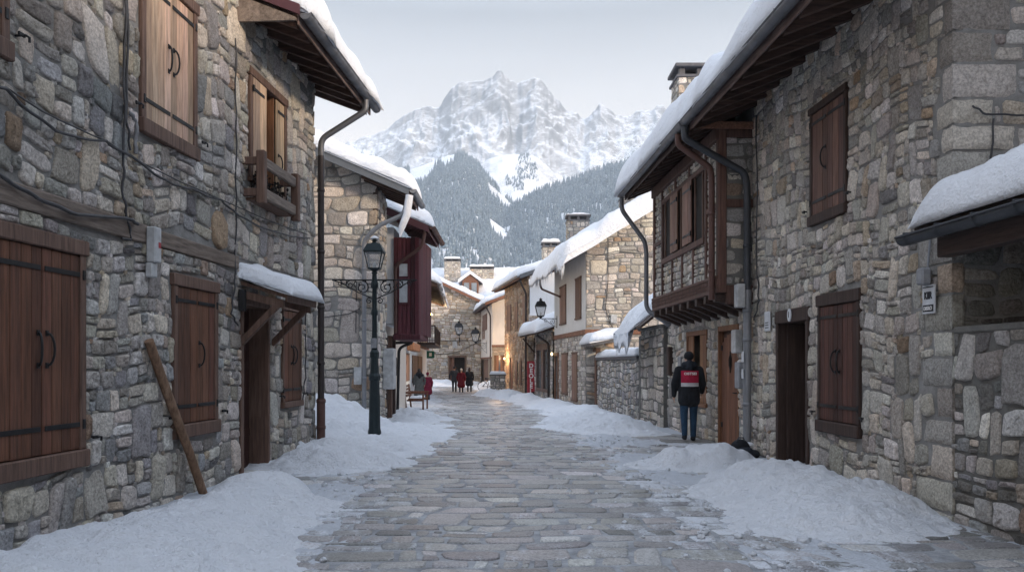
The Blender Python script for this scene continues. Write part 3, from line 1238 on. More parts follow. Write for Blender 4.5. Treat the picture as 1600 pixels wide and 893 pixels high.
def person(name, label, loc, rz, H, top, legs, boots='cloth_black', hat=None, hair=None, coat=None, stride=.12, arms=(.06, .06), shoulder=.19, group=None, vox=.012, hood=None, elbow=(.0, .0), scarf=None, lean=0):
    t = thing(name, label, 'person', loc, group)
    o0 = ORG[t.name]
    ORG[t.name] = Vector((0, 0, 0))
    k = H / 1.75
    hipz, shz, hz = .92 * k, 1.42 * k, 1.62 * k
    J = {}
    for s in (-1, 1):
        ph = stride * s
        J['hip', s] = Vector((s * .09 * k, 0, hipz))
        J['kn', s] = Vector((s * .095 * k, ph * .55 + .02, .5 * k))
        J['an', s] = Vector((s * .09 * k, ph, .09 * k + (.03 if ph < 0 else 0)))
        a = arms[0 if s < 0 else 1]
        e = elbow[0 if s < 0 else 1]
        J['sh', s] = Vector((s * shoulder * k, lean, shz - .03))
        J['el', s] = Vector((s * (shoulder + .05 + a) * k, lean - .03 - ph * .5 + e * .4, shz - .30 * k))
        J['wr', s] = Vector((s * (shoulder + .06 + a * .6) * k, lean + .03 - ph * .8 + e, shz - (.55 - abs(e) * .5) * k))
    hc = Vector((0, lean * 1.3 + .015, hz))
    b = MB()
    b.ball(hc, (.078 * k, .098 * k, .118 * k), 16, 12)
    face(b, hc, .1 * k)
    b.limb((0, lean, shz - .02), (0, lean + .01, hz - .06), .058 * k, .052 * k)
    b.limb((0, lean, shz - .12), (0, 0, hipz), .12 * k, .12 * k)
    for s in (-1, 1):
        b.limb((0, lean, shz - .06), J['sh', s], .07 * k, .055 * k)
        b.limb(J['sh', s], J['el', s], .05 * k, .04 * k)
        b.limb(J['el', s], J['wr', s], .04 * k, .026 * k)
        hand(b, J['wr', s], J['wr', s] - J['el', s], 1, -s)
        b.limb((0, 0, hipz), J['hip', s], .1 * k, .085 * k)
        b.limb(J['hip', s], J['kn', s], .085 * k, .055 * k)
        b.limb(J['kn', s], J['an', s], .055 * k, .038 * k)
        b.limb(J['an', s] - Vector((0, .02, .03)), J['an', s] + Vector((0, .14, -.06 * k)), .035, .03)
    o = b.build('body', M['skin'], t)
    remesh(o, min(vox, .0095), 3)
    c = MB()      # trousers
    for s in (-1, 1):
        c.limb((0, 0, hipz + .03), J['hip', s], .125 * k, .105 * k)
        c.limb(J['hip', s], J['kn', s], .105 * k, .073 * k)
        c.limb(J['kn', s], J['an', s] + Vector((0, 0, .02)), .073 * k, .058 * k)
    remesh(c.build('trousers', M[legs], t), vox, 3)
    c = MB()
    for s in (-1, 1):
        a = J['an', s]
        c.limb(a + Vector((0, 0, .05)), a - Vector((0, .01, .03)), .052, .05)
        c.limb(a - Vector((0, .03, .045)), a + Vector((0, .15, -.05 * k)), .045, .04)
    remesh(c.build('boots', M[boots], t), vox, 2)
    c = MB()      # coat / jacket
    bot = coat if coat else .8
    c.limb((0, lean, shz - .12), (0, lean * .4, hipz + .1), .165 * k, .165 * k)
    c.limb((-.06, lean, shz - .11), (-.06, .0, hipz + .1), .14 * k, .14 * k)
    c.limb((.06, lean, shz - .11), (.06, .0, hipz + .1), .14 * k, .14 * k)
    fl = .0 if bot > .7 else .05
    for dx in (-.07, .07, 0):
        c.limb((dx, 0, hipz + .1), (dx * (1.2 + fl * 6), -.01, bot * k), .14 * k, (.135 + fl) * k)
    for s in (-1, 1):
        c.limb((0, lean, shz - .05), J['sh', s], .1 * k, .083 * k)
        c.limb(J['sh', s], J['el', s], .083 * k, .07 * k)
        c.limb(J['el', s], J['wr', s] - (J['wr', s] - J['el', s]).normalized() * .02, .07 * k, .05 * k)
    jk = c.build('jacket' if bot > .7 else 'coat', M[top], t)
    remesh(jk, vox, 4)
    if hood:
        c = MB()
        c.limb((-.09, lean - .05, shz + .07), (.09, lean - .05, shz + .07), .075, .075)
        c.limb((0, lean - .07, shz + .09), (0, lean - .07, shz + .02), .09, .1)
        remesh(c.build('hood', M[hood], t), vox, 3)
    if scarf:
        c = MB()
        c.limb((-.07, lean, shz + .06), (.07, lean, shz + .06), .085, .085)
        c.limb((-.1, lean - .1, shz + .02), (.1, lean - .1, shz - .02), .09, .09)
        c.limb((0, lean - .1, shz), (0, lean - .11, shz - .15), .13, .06)
        remesh(c.build('scarf', M[scarf], t), vox, 3)
    if hat:
        c = MB()
        c.ball(hc + Vector((0, -.005, .045)), (.098 * k, .112 * k, .1 * k), 14, 10)
        c.limb(hc + Vector((0, -.06, -.0)), hc + Vector((0, -.045, .04)), .062, .07)
        remesh(c.build('hat', M[hat], t), vox, 3)
    if hair:
        c = MB()
        c.ball(hc + Vector((0, -.02, .025)), (.094 * k, .105 * k, .112 * k), 14, 10)
        if hair[1]:
            c.limb(hc + Vector((0, -.06, -.02)), hc + Vector((0, -.08, -hair[1])), .085, .07)
        remesh(c.build('hair', M[hair[0]], t), vox, 3)
    ORG[t.name] = o0
    t.rotation_euler = (0, 0, rz)
    return t, J, (shz, hipz)

# ================================================================== LEFT: near stone house
def wins(f, x0, x1, z0, z1):
    a, b = f.px(x0, 500)[0], f.px(x1, 500)[0]
    return (min(a, b), max(a, b), z0, z1)


FL = F((-4.55, 0), (1, -.066))
house = thing('stone_house', 'tall stone house with red-brown shutters and a snowy door canopy, nearest on the left', 'house', (-4, 10.5, 0))
H1 = house
EA0 = FL.uy(11.42)      # where the taller near block ends and the lower eave starts
END1 = FL.uy(14.84)
wa = (FL.uy(6.56), FL.uy(7.66), .8, 2.6)
wb = (FL.uy(9.58), FL.uy(10.6), .88, 2.5)
wc = (FL.uy(13.2), FL.uy(14.0), .98, 2.45)
wd = (FL.uy(8.86), FL.uy(10.0), 4.22, 5.84)
we = (FL.uy(11.86), FL.uy(13.22), 4.3, 5.72)
wf = (FL.uy(5.4), FL.uy(6.6), 4.2, 5.84)
door = (FL.uy(11.58), FL.uy(12.52), -.2, 2.42)
rng = random.Random(3)
holes = [window_hole(*wa), window_hole(*wb), window_hole(*wc, fw=.06, lintel=.1, sill=.1), window_hole(*wd), (we[0] - .09, we[1] + .09, we[2] - .1, we[3] + .12, .5), window_hole(*wf), (door[0] - .12, door[1] + .08, door[2], door[3] + .14, .55)]
beam = (FL.uy(3.0), FL.uy(11.35), 2.88, 3.08)
mb = MB()
o_lo, o_hi = rect(FL.uy(2.5), EA0, -.5, 8.6), rect(EA0, END1, -.5, 6.95)
panel(mb, FL, o_lo, [h for h in holes if h[0] < EA0 - .3])
panel(mb, FL, o_hi, [h for h in holes if h[0] > EA0 - .3])
hs = [h[:4] for h in holes] + [beam]
rubble(mb, FL.pt, rect(FL.uy(4.6), END1, -.25, 2.9), hs, rng, PAL_GREY + PAL_TAN, (.15, .30), (.7, 1.6), joint=.02, relief=.042, chink=.3, warp=.05, square=(4, 9), kw=dict(k_tall=.14, k_split=.24, k_stack=.2))
rubble(mb, FL.pt, rect(FL.uy(4.6), END1, 3.06, 6.9), hs, rng, PAL_GREY + PAL_TAN, (.17, .36), (.65, 1.5), joint=.02, relief=.042, chink=.3, warp=.08, square=(3, 6.5), jit=.06, kw=dict(k_tall=.14, k_split=.28, k_stack=.24))
FLe = F(FL.pt(END1, 0), (.066, 1))       # far end, facing away
FLn = F(FL.pt(EA0, 0) + Vector((0, 0, 0)), (.066, 1))
p = [FL.pt(END1, -.5), FL.pt(END1, -.5, -8), FL.pt(END1, 9.6, -8), FL.pt(END1, 6.95)]
mb.add(p, [(0, 1, 2, 3)])
p = [FL.pt(EA0, 6.5), FL.pt(EA0, 6.5, -8), FL.pt(EA0, 11.5, -8), FL.pt(EA0, 8.6)]
mb.add(p, [(0, 1, 2, 3)])
p = [FL.pt(FL.uy(2.5), -.5), FL.pt(FL.uy(2.5), 8.6), FL.pt(FL.uy(2.5), 11.5, -8), FL.pt(FL.uy(2.5), -.5, -8)]
mb.add(p, [(0, 1, 2, 3)])
p = [FL.pt(FL.uy(2.5), -.5, -8), FL.pt(FL.uy(2.5), 11.5, -8), FL.pt(END1, 11.5, -8), FL.pt(END1, -.5, -8)]
mb.add(p, [(0, 1, 2, 3)])
mb.build('wall', [M['mortar'], M['stone']], house)
# belt beam in two lengths
mb = MB()
FL.box(mb, beam[0], FL.uy(8.9), beam[2], beam[3], -.05, .055, .012, tone=(.95, .95, .95, 0))
FL.box(mb, FL.uy(8.905), beam[1], beam[2] + .01, beam[3] - .01, -.05, .05, .012, tone=(.8, .78, .76, 0))
mb.build('belt_beam', M['beam_grey'], house)
shutter_window(house, FL, *wa, rng, M['shutter_red'], M['frame_red'], d=.0, n=4)
shutter_window(house, FL, *wb, rng, M['shutter_red'], M['frame_red'], d=.0, n=3, pulls=(0, 1))
shutter_window(house, FL, *wc, rng, M['shutter_red'], M['frame_red'], fw=.06, lintel=.1, sill=.1, d=.0, n=2)
shutter_window(house, FL, *wd, rng, M['shutter_pale'], M['frame_red'], d=.0, n=4)
shutter_window(house, FL, *wf, rng, M['shutter_pale'], M['frame_red'], d=.0, n=4)
# half-open window with a flower rail
mb = MB()
a, b, c, d = we
FL.box(mb, a - .09, a, c - .05, d, -.12, .05, .008)
FL.box(mb, b, b + .09, c - .05, d, -.12, .05, .008)
FL.box(mb, a - .12, b + .12, d, d + .12, -.12, .06, .008)
FL.box(mb, a - .1, b + .1, c - .1, c - .05, -.12, .06, .008)
w_e = mb.build('window', M['frame_red'], house)
w_e['label'] = 'upper window with its shutters half open'
s = MB()
leaf(s, FL, a + .0, a + .5, c, d - .01, .03, rng, 2)
s.build('shutter', M['shutter_pale'], w_e)
s = MB()
leaf(s, FL, b - .36, b, c, d - .01, .0, rng, 2)
s.build('shutter', M['shutter_pale'], w_e)
s = MB()      # inner leaf folded into the room
fo = F(FL.pt(b - .38, 0, 0), tuple((FL.U * -1))[:2])
for k in range(3):
    fo.box(s, -.0 - .01 + .0, .0, c, d, 0, .03)
s2 = MB()
s2.box(FL.pt(b - .40, (c + d) / 2, -.17), (.03, .34, d - c), FL.M, 0, .004)
s2.build('shutter', M['orange_wood'], w_e)
for z in (c + .2, d - .18):
    h = MB()
    strap(h, FL, a + .02, a + .4, z, .062, -1)
    h.build('hinge', M['iron'], w_e)
    h = MB()
    strap(h, FL, b - .3, b, z, .034, 1)
    h.build('hinge', M['iron'], w_e)
h = MB()
pull(h, FL, b - .28, (c + d) / 2 - .3, .034, 1)
h.build('handle', M['iron'], w_e)
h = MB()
FL.box(h, a + .02, b - .02, c, d, -.49, -.46)  # dark sheet painting the shade of the room behind the window
h.build('room_shade_panel', M['dark_in'], w_e)
mb = MB()      # flower rail
ua, ub = FL.uy(11.6), FL.uy(13.05)
for u in (ua, ub):
    FL.box(mb, u - .06, u + .06, 3.84, 4.58, .21, .33, .012)
for z in (4.44, 4.0):
    for u in (ua, ub):
        FL.box(mb, u - .035, u + .035, z - .055, z + .055, .0, .22, .01)
FL.box(mb, ua + .05, ub - .05, 3.9, 3.94, .02, .24, .006)
fr = mb.build('flower_rail', M['frame_red'], house)
for z in (4.44, 4.0):
    mb = MB()
    FL.box(mb, ua + .062, ub - .062, z - .075, z + .075, .235, .30, .014)
    mb.build('rail', M['beam_grey'], fr)
mb = MB()      # dried plants left in the box
for k in range(60):
    u = rng.uniform(ua + .12, ub - .12)
    p = FL.pt(u, 3.94, rng.uniform(.06, .2))
    q = p + Vector((rng.uniform(-.06, .06), rng.uniform(-.12, .12), rng.uniform(.15, .42)))
    mb.tube([p, p.lerp(q, .5) + Vector((rng.uniform(-.04, .04), rng.uniform(-.04, .04), 0)), q], [.008, .007, .004], 5)
    mb.ball(q, (rng.uniform(.015, .035), rng.uniform(.015, .035), rng.uniform(.01, .03)), 6, 4)
mb.build('dried_plants', M['dark_in'], fr)
# door with its frame
a, b, c, d = door
mb = MB()
FL.box(mb, a - .11, a, c, d, -.3, .03, .01)
FL.box(mb, b, b + .07, c, d, -.3, .03, .01)
FL.box(mb, a - .12, b + .08, d + .001, d + .13, -.3, .03, .01)
dr = mb.build('door', M['frame_red'], house)
mb = MB()
leaf(mb, FL, a + .01, b - .01, .02, d - .01, -.32, rng, 5, .05)
for z in (.5, 1.5):
    FL.box(mb, a + .04, b - .04, z, z + .12, -.27, -.245, .005, tone=(.7, .7, .7, 0))
mb.build('door_leaf', M['shutter_dark'], dr)
h = MB()
FL.box(h, a + .06, a + .1, .95, 1.2, -.25, -.235, .003)
h.tube([FL.pt(a + .08, 1.1, -.24), FL.pt(a + .08, 1.1, -.18), FL.pt(a + .2, 1.1, -.18)], .012, 6)
h.build('handle', M['iron'], dr)
h = MB()
FL.box(h, a - .12, b + .1, -.3, .03, -.3, .22, .02, tone=(.6, .6, .6, 0))
h.build('step', M['stone'], dr)
# canopy over the door
ca, cb = FL.uy(11.45), FL.uy(12.78)
mb = MB()
roof_slab(mb, FL, ca, cb, .66, 2.5, .3, .64, .05)
FL.box(mb, ca - .01, cb + .01, 2.45, 2.57, .662, .69, .006)
can = mb.build('canopy', M['frame_red'], house)
for u in (ca + .07, cb - .07):
    mb = MB()
    q = [(.0, 2.62), (.0, 2.52), (.62, 2.36), (.62, 2.47)]
    p = [FL.pt(u - .04, z, d) for d, z in q] + [FL.pt(u + .04, z, d) for d, z in q]
    mb.hexa(p)
    mb.box(FL.pt(u, 2.15, .27), (.075, .09, .78), FL.M @ Matrix.Rotation(math.radians(45), 3, 'X'), 0, .008)
    mb.build('brace', M['frame_red'], can)
snow_slab(FL, ca - .06, cb + .08, .68, 2.555, .3, .7, .25, 4, lip=.1, res=.05, endr=.16, lump=.03).build('canopy_snow', M['snow'], can)
# eaves
eave(house, FL, EA0, FL.uy(15.55), .84, 6.36, .4, 4.6, rng, snow=.58, seed=2, raf=.47, wood=M['beam_dark_x'], lip=.2, endr=.45, back=None)
mb = MB()      # near verge boarding and flashing
n = 5
for k in range(n):
    d0, d1 = .84 * k / n, .84 * (k + 1) / n
    z0 = 6.3
    f0 = lambda d: 6.36 + (.84 - d) * .4 - .02
    g = rng.uniform(.6, 1.3)
    p = [FL.pt(EA0 - .06, z0, d0 + .003), FL.pt(EA0 - .06, z0, d1), FL.pt(EA0 - .02, z0, d1), FL.pt(EA0 - .02, z0, d0 + .003), FL.pt(EA0 - .06, f0(d0), d0 + .003), FL.pt(EA0 - .06, f0(d1), d1), FL.pt(EA0 - .02, f0(d1), d1), FL.pt(EA0 - .02, f0(d0), d0 + .003)]
    mb.add(p, [(0, 1, 2, 3), (7, 6, 5, 4), (4, 5, 1, 0), (5, 6, 2, 1), (6, 7, 3, 2), (7, 4, 0, 3)], 0, False, (g, g, g, 0))
mb.build('verge_board', M['beam_grey'], house)
mb = MB()
q = [(.9, 6.36), (.9, 6.50), (-.02, 6.87), (-.02, 6.73)]
p = [FL.pt(EA0 - .1, z, d) for d, z in q] + [FL.pt(EA0 - .064, z, d) for d, z in q]
mb.hexa([p[0], p[4], p[7], p[3], p[1], p[5], p[6], p[2]])
mb.build('verge_flashing', M['flashing_red'], house)
e = FL.uy(14.95)
downpipe(house, [FL.pt(e - .1, 6.32, .95), FL.pt(e - .1, 6.12, .95), FL.pt(e - .12, 5.62, .14), FL.pt(e - .12, 5.3, .14)], .055, M['gutter'])
downpipe(house, [FL.pt(e - .12, 5.32, .14), FL.pt(e - .12, 3.4, .14), FL.pt(e - .12, .95, .14)], .058, M['pipe_brown'], [FL.pt(e - .12, z, .14) for z in (1.6, 2.6, 3.6, 4.7)])
downpipe(house, [FL.pt(e - .12, .97, .14), FL.pt(e - .12, .35, .14), FL.pt(e - .12, .12, .14), FL.pt(e - .16, .04, .3)], .075, M['pipe_red'], [FL.pt(e - .12, z, .14) for z in (.45, .92)])
# electric box and wiring
bx = FL.uy(8.83)
mb = MB()
FL.box(mb, bx - .02, bx + .13, 2.68, 3.06, .06, .16, .012)
FL.box(mb, bx - .02, bx + .10, 2.52, 2.675, .05, .13, .012)
mb.build('meter_box', M['box_white'], house)
mb = MB()
FL.box(mb, bx + .06, bx + .11, 2.84, 2.9, .16, .164, .0)
mb.build('meter_label', M['sign_red'], house)
mb = MB()
u = FL.uy(11.42)
FL.box(mb, u - .06, u + .04, 2.32, 2.62, .03, .11, .01)
mb.build('bell_box', M['black'], house)


def wire(par, f, pxs, r=.012, d=.05, mat='cable', sag=0, name='cable'):
    pts = []
    for x, y in pxs:
        u, z = f.px(x, y, d)
        pts.append(f.pt(u, z, d))
    out = []
    for a, b in zip(pts, pts[1:]):
        for k in range(6):
            t = k / 6
            p = a.lerp(b, t)
            p.z -= sag * 4 * t * (1 - t)
            p += f.n * (.012 * math.sin(t * 9 + a.y * 5))
            out.append(p)
    out.append(pts[-1])
    mb = MB()
    mb.tube(out, r, 6)
    return mb.build(name, M[mat], par)


wire(house, FL, [(-40, 115), (8, 139), (90, 205), (165, 220), (205, 242), (260, 282), (300, 294), (346, 312), (380, 340), (430, 362), (484, 372)], .014, .07, 'cable', .02)
wire(house, FL, [(-40, 110), (8, 137), (165, 220), (300, 291), (480, 366)], .008, .07, 'cable', .03)
wire(house, FL, [(-40, 250), (0, 275), (60, 310), (120, 335), (200, 341), (216, 350)], .018, .09, 'cable', .0)
wire(house, FL, [(197, -30), (195, 120), (194, 250), (192, 300), (200, 345), (206, 375), (190, 372)], .013, .06, 'cable')
wire(house, FL, [(199, -30), (199, 190), (204, 235)], .012, .06, 'cable')
wire(house, FL, [(203, 176), (213, 190), (212, 240)], .022, .05, 'cable_grey')
wire(house, FL, [(368, 60), (369, 200), (369, 330), (367, 440), (362, 490), (372, 508)], .011, .05, 'cable')
wire(house, FL, [(478, 480), (477, 590), (473, 625)], .012, .05, 'cable')
# leaning pole
mb = MB()
a = FL.px(300, 770, .42)
p0 = FL.pt(FL.uy(10.0), .0, .16)
u, z = FL.px(232, 532, .07)
p1 = FL.pt(u, z, .075)
mb.tube([p0, p0.lerp(p1, .3) + Vector((.01, 0, 0)), p0.lerp(p1, .7) + Vector((-.008, .01, 0)), p1], [.052, .05, .053, .05], 9)
pole = mb.build('wooden_pole', M['pole_wood'])
tag(recenter(pole, p0), 'weathered round wooden pole leaning against the stone wall between two shuttered windows', 'pole')

# ================================================================== LEFT: gabled stone house behind the lamp
F2 = F((-3.5, 21.5), (0, -1))
house = thing('gabled_house', 'grey stone gabled house with blue-grey verge and thick roof snow, behind the street lamp', 'house', (-7, 24, 0))
rng = random.Random(8)
mb = MB()
zr = lambda x: 6.03 + (-2.65 - x) * .42        # underside of the roof at world x
g_out = [(-9, -.5), (0, -.5), (0, zr(-3.5)), (-5.5, zr(-9)), (-9, zr(-9) - 1.5)]
panel(mb, F2, g_out, [])
rubble(mb, F2.pt, [(-4.3, -.3), (0, -.3), (0, zr(-3.5)), (-4.3, zr(-7.8))], [], rng, PAL_TAN + PAL_PALE, (.18, .42), (1.0, 2.2), joint=.022, relief=.045, warp=.06, square=(3, 7), kw=dict(k_tall=.08, k_split=.25, k_stack=.15), n=12)
F2s = F((-3.5, 21.5), (1, 0))
mb.add([F2s.pt(0, -.5), F2s.pt(1.4, -.5), F2s.pt(1.4, 6.3), F2s.pt(0, 6.3)], [(0, 1, 2, 3)])
rubble(mb, F2s.pt, rect(0.0, 1.4, -.3, 6.1), [], rng, PAL_TAN, (.15, .3), (.9, 2), n=10)
mb.add([(-3.5, 22.9, -.5), (-12.5, 22.9, -.5), (-12.5, 22.9, 8.5), (-3.5, 22.9, 6.3)], [(0, 1, 2, 3)])
mb.build('wall', [M['mortar'], M['stone']], house)
F2e = F((-3.5, 21.0), (1, 0))
eave(house, F2e, 0.0, 2.1, .85, 5.97, .42, 6.3, rng, snow=.46, seed=12, raf=.4, wood=M['beam_dark_x'], endr=.25, gutter=True, lip=.16, snowu=(-.08, 2.2), back=3.5, gut=M['pipe_grey'])
mb = MB()      # blue-grey metal verge
q = [(.88, 5.87), (.88, 6.14), (-5.45, 6.14 + 6.33 * .42), (-5.45, 5.87 + 6.33 * .42)]
p = [F2e.pt(-.045, z, d) for d, z in q] + [F2e.pt(-.005, z, d) for d, z in q]
mb.hexa([p[0], p[4], p[7], p[3], p[1], p[5], p[6], p[2]])
mb.build('verge_flashing', M['flashing_grey'], house)
mb = MB()
F2.box(mb, -.12, .0, 5.2, 6.2, -.3, .02, .01)
mb.build('corner_post', M['frame_dark'], house)
dp = lambda x, y, Y: Vector(((x - CX0) / FPX * Y, Y, EYE + (HOR - y) / FPX * Y))
downpipe(house, [dp(637, 308, 21.05), dp(631, 335, 21.05), dp(592, 352, 21.2), dp(569, 375, 21.35), dp(569, 640, 21.35), dp(569, 670, 21.35)], .058, M['pipe_grey'], [dp(569, y, 21.35) for y in (420, 500, 590)])
m = MB()      # hanging ice tongue at the gutter end
m.tube([dp(640, 305, 21.0), dp(636, 335, 21.0), dp(628, 355, 21.0), dp(625, 370, 21.0)], [.1, .1, .085, .02], 9)
m.build('icicle', M['snow'], house)
mb = MB()
F2.box(mb, F2.px(555, 590)[0], F2.px(567, 590)[0], *sorted((F2.px(560, 600)[1], F2.px(560, 573)[1])), .05, .2, .01)
mb.build('meter_box', M['box_white'], house)
wire(house, F2, [(497, 497), (545, 490), (562, 482)], .012, .06)
wire(house, F2, [(557, 440), (556, 520)], .012, .06)

# ================================================================== LEFT: plaster house with the maroon bay
house = thing('bay_house', 'white plaster house with a maroon boarded bay jutting over the street', 'house', (-6, 27, 0))
B1 = house
F3 = F((-3.45, 24.0), (0, -1))
mb = MB()
mb.box((-7.2, 27.0, 4.15), (7.5, 5.9, 2.8), None, 0)
mb.build('wall', [M['cold_plaster']], house)
mb = MB()
mb.box((-7.5, 27.2, 1.1), (7.3, 5.6, 3.3))
mb.build('ground_wall', M['beige_plaster'], house)
rng = random.Random(17)
mb = MB()      # bay boards
F3b = F((-3.44, 23.96), (0, -1))
nb = 6
for k in range(nb):
    a, b = .74 * k / nb, .74 * (k + 1) / nb
    g = rng.uniform(.6, 1.5)
    F3b.box(mb, a + .007, b - .007, 2.42, 5.25, -.04, rng.uniform(0, .012), .006, 0, (g, g, g, 0))
F3s = F((-2.70, 24.0), (1, -.05))
for k in range(16):
    a, b = 2.3 * k / 16, 2.3 * (k + 1) / 16
    g = rng.uniform(.75, 1.25)
    F3s.box(mb, a + .003, b - .003, 2.42, 5.25, -.04, rng.uniform(0, .012), .006, 0, (g, g, g, 0))
mb.box((-3.1, 25.2, 3.85), (.66, 2.2, 2.8))
F3b.box(mb, -.02, .78, 2.28, 2.44, -2.3, .03, .02)
bay = mb.build('bay', M['maroon'], house)
mb = MB()
a, b = F3b.px(624, 440)[0], F3b.px(637, 440)[0]
for z0, z1 in ((3.36, 4.02), (4.12, 4.48)):
    F3b.box(mb, a, b, z0, z1, .005, .02, .004)
wn = mb.build('window', M['pane_pale'], bay)
mb = MB()
for u in (a - .04, b):
    F3b.box(mb, u, u + .04, 3.3, 4.54, .0, .045, .006)
for z in (3.29, 4.03, 4.49):
    F3b.box(mb, a, b, z, z + .07, .0, .04, .006)
mb.build('window_frame', M['maroon'], wn)
F3e = F((-3.4, 23.55), (1, 0))
eave(house, F3e, 0, 3.2, 1.0, 5.45, .42, 4.6, rng, snow=.42, seed=21, raf=.4, wood=M['maroon'], fascia=M['flashing_red'], gut=M['pipe_red'], endr=.3, wall_d=.4, back=3.2)
mb = MB()
q = [(1.02, 5.33), (1.02, 5.56), (-3.4, 5.56 + 4.42 * .42), (-3.4, 5.33 + 4.42 * .42)]
p = [F3e.pt(-.04, z, d) for d, z in q] + [F3e.pt(-.002, z, d) for d, z in q]
mb.hexa([p[0], p[4], p[7], p[3], p[1], p[5], p[6], p[2]])
mb.build('verge_board', M['flashing_red'], house)
downpipe(house, [dp(664, 360, 23.6), dp(660, 385, 23.6), dp(622, 412, 23.85), dp(618, 418, 23.9), dp(618, 520, 23.9)], .05, M['pipe_red'])
rng = random.Random(18)
for x, Y, m_, w in ((603, 23.9, 'frame_dark', .1), (609, 24.1, 'frame_red', .14), (615, 24.4, 'frame_dark', .12)):
    mb = MB()
    X = (x - CX0) / FPX * Y
    mb.box((X, Y, 1.05), (w, w, 2.7), None, 0, .01)
    mb.build('post', M[m_], house)
mb = MB()
X = (621 - CX0) / FPX * 27
downpipe(house, [Vector((X - .3, 27, 2.25)), Vector((X + .55, 27, 2.3)), Vector((X + .05, 27, 2.1)), Vector((X, 27, -.1))], .05, M['black'])
mb.box(Vector((-3.55, 24.5, 1.5)), (.25, .2, .55), None, 0, .02)
mb.build('letter_box', M['black'], house)
mb = MB()      # pale cabinet and snow ledge on the corner
mb.box((-3.33, 22.4, 1.45), (.3, .5, 1.1), None, 0, .02)
mb.build('meter_cabinet', M['box_white'], house)

# ================================================================== LEFT: yellow house with the balcony
house = thing('balcony_house', 'white and yellow plaster house with a dark balcony and brown shutters, beyond the bench', 'house', (-8, 41, -.2))
F4 = F((-4.5, 33.0), (1, .059))
uA, uB = F4.uy(30), F4.uy(57.4)
rng = random.Random(23)
w1 = (F4.uy(34.5), F4.uy(38.6), zg(36) + 1.0, 2.05)
w2 = (F4.uy(41.0), F4.uy(50.5), zg(43) + .9, 2.0)
holes = [(w1[0], w1[1], w1[2], w1[3], .2), (w2[0], w2[1], w2[2], w2[3], .2)]
mb = MB()
panel(mb, F4, rect(uA, uB, -.8, 2.7), holes)
mb.box(F4.pt((uA + uB) / 2, 1.0, -3.7), (uB - uA - .02, 6.9, 3.4), F4.M)
mb.build('ground_wall', M['white_plaster'], house)
mb = MB()
mb.box(F4.pt((uA + uB) / 2, 4.25, -3.5), (uB - uA, 6.98, 3.1), F4.M)
mb.build('wall', M['cream_plaster'], house)
for w in (w1, w2):
    m_ = (w[0] + w[1]) / 2
    wn = MB()
    F4.box(wn, w[0], w[1], w[2], w[3], -.18, -.14)
    wn = wn.build('window', M['pane'], house)
    for a, b in ((w[0], m_ - .25), (m_ + .25, w[1])):
        s = MB()
        leaf(s, F4, a, b, w[2], w[3], .0, rng, 4, .05)
        s.build('shutter', M['shutter_mid'] if w is w1 else M['orange_wood'], wn)
for ya, yb in ((47.6, 49.4), (51.0, 53.0), (54.2, 56.2)):
    s = MB()
    leaf(s, F4, F4.uy(ya), F4.uy(yb), 3.5, 5.2, .01, rng, 3, .04)
    s.build('shutter', M['shutter_mid'], house)
mb = MB()
F4.box(mb, F4.uy(45.5), F4.uy(56.6), 2.62, 2.76, .005, 1.0, .01)
bal = mb.build('balcony', M['frame_dark'], house)
mb = MB()
ua, ub = F4.uy(45.5), F4.uy(56.6)
F4.box(mb, ua, ub, 3.62, 3.7, .93, 1.0, .01)
for k in range(40):
    u = ua + (ub - ua) * k / 39
    F4.box(mb, u - .025, u + .025, 2.765, 3.615, .95, .98, 0)
for k in range(7):
    d = .05 + .88 * k / 7
    F4.box(mb, ua, ua + .03, 2.765, 3.615, d, d + .04, 0)
F4.box(mb, ua - .005, ua + .035, 3.63, 3.7, .01, .92, 0)
mb.build('balcony_railing', M['frame_dark'], bal)
mb = MB()
F4.box(mb, F4.uy(33.6), F4.uy(38.5), 2.12, 2.46, .25, .55, .03)
F4.box(mb, F4.uy(33.6), F4.uy(57.0), 2.5, 2.6, .003, .2, .01)
mb.build('awning_board', M['orange_wood'], house)
F4e = F(F4.pt(F4.uy(42.5), 0), (1, .059))
eave(house, F4e, 0, 15.2, 1.2, 5.65, .36, 4.4, rng, snow=.5, seed=33, raf=.7, endr=.5, back=3.4, lip=.25, droop=.2)
m = MB()
c_ = F4.pt(uB - .1, 5.0, .3)
m.ball(c_, (.07, .07, .09), 10, 8)
lampb = m.build('eave_lamp', m_emit('lamp_glow', (1, .62, .25), 9), house)
lt = bpy.data.lights.new('eave_lamp_light', 'POINT')
lt.energy = 170
lt.color = (1, .66, .33)
lt.shadow_soft_size = .1
lo = bpy.data.objects.new('eave_lamp_light', lt)
COL.objects.link(lo)
lo.location = c_ + Vector((.12, -.35, -.1))

# green sign
sg = thing('shop_sign', 'small green square sign projecting from the end of the balcony house', 'sign', tuple(F4.pt(uB - .5, 2.1, 0)))
Fs = F(F4.pt(uB - .5, 0, .0), (0, -1))
mb = MB()
Fs.box(mb, .02, .56, 1.95, 2.45, -.02, .02, .01)
Fs.box(mb, .0, .05, 2.44, 2.48, -.02, .02)
mb.build('sign_board', M['sign_green'], sg)
mb = MB()
Fs.box(mb, .2, .38, 2.08, 2.32, .021, .026)
mb.build('sign_mark', M['letter_white'], sg)

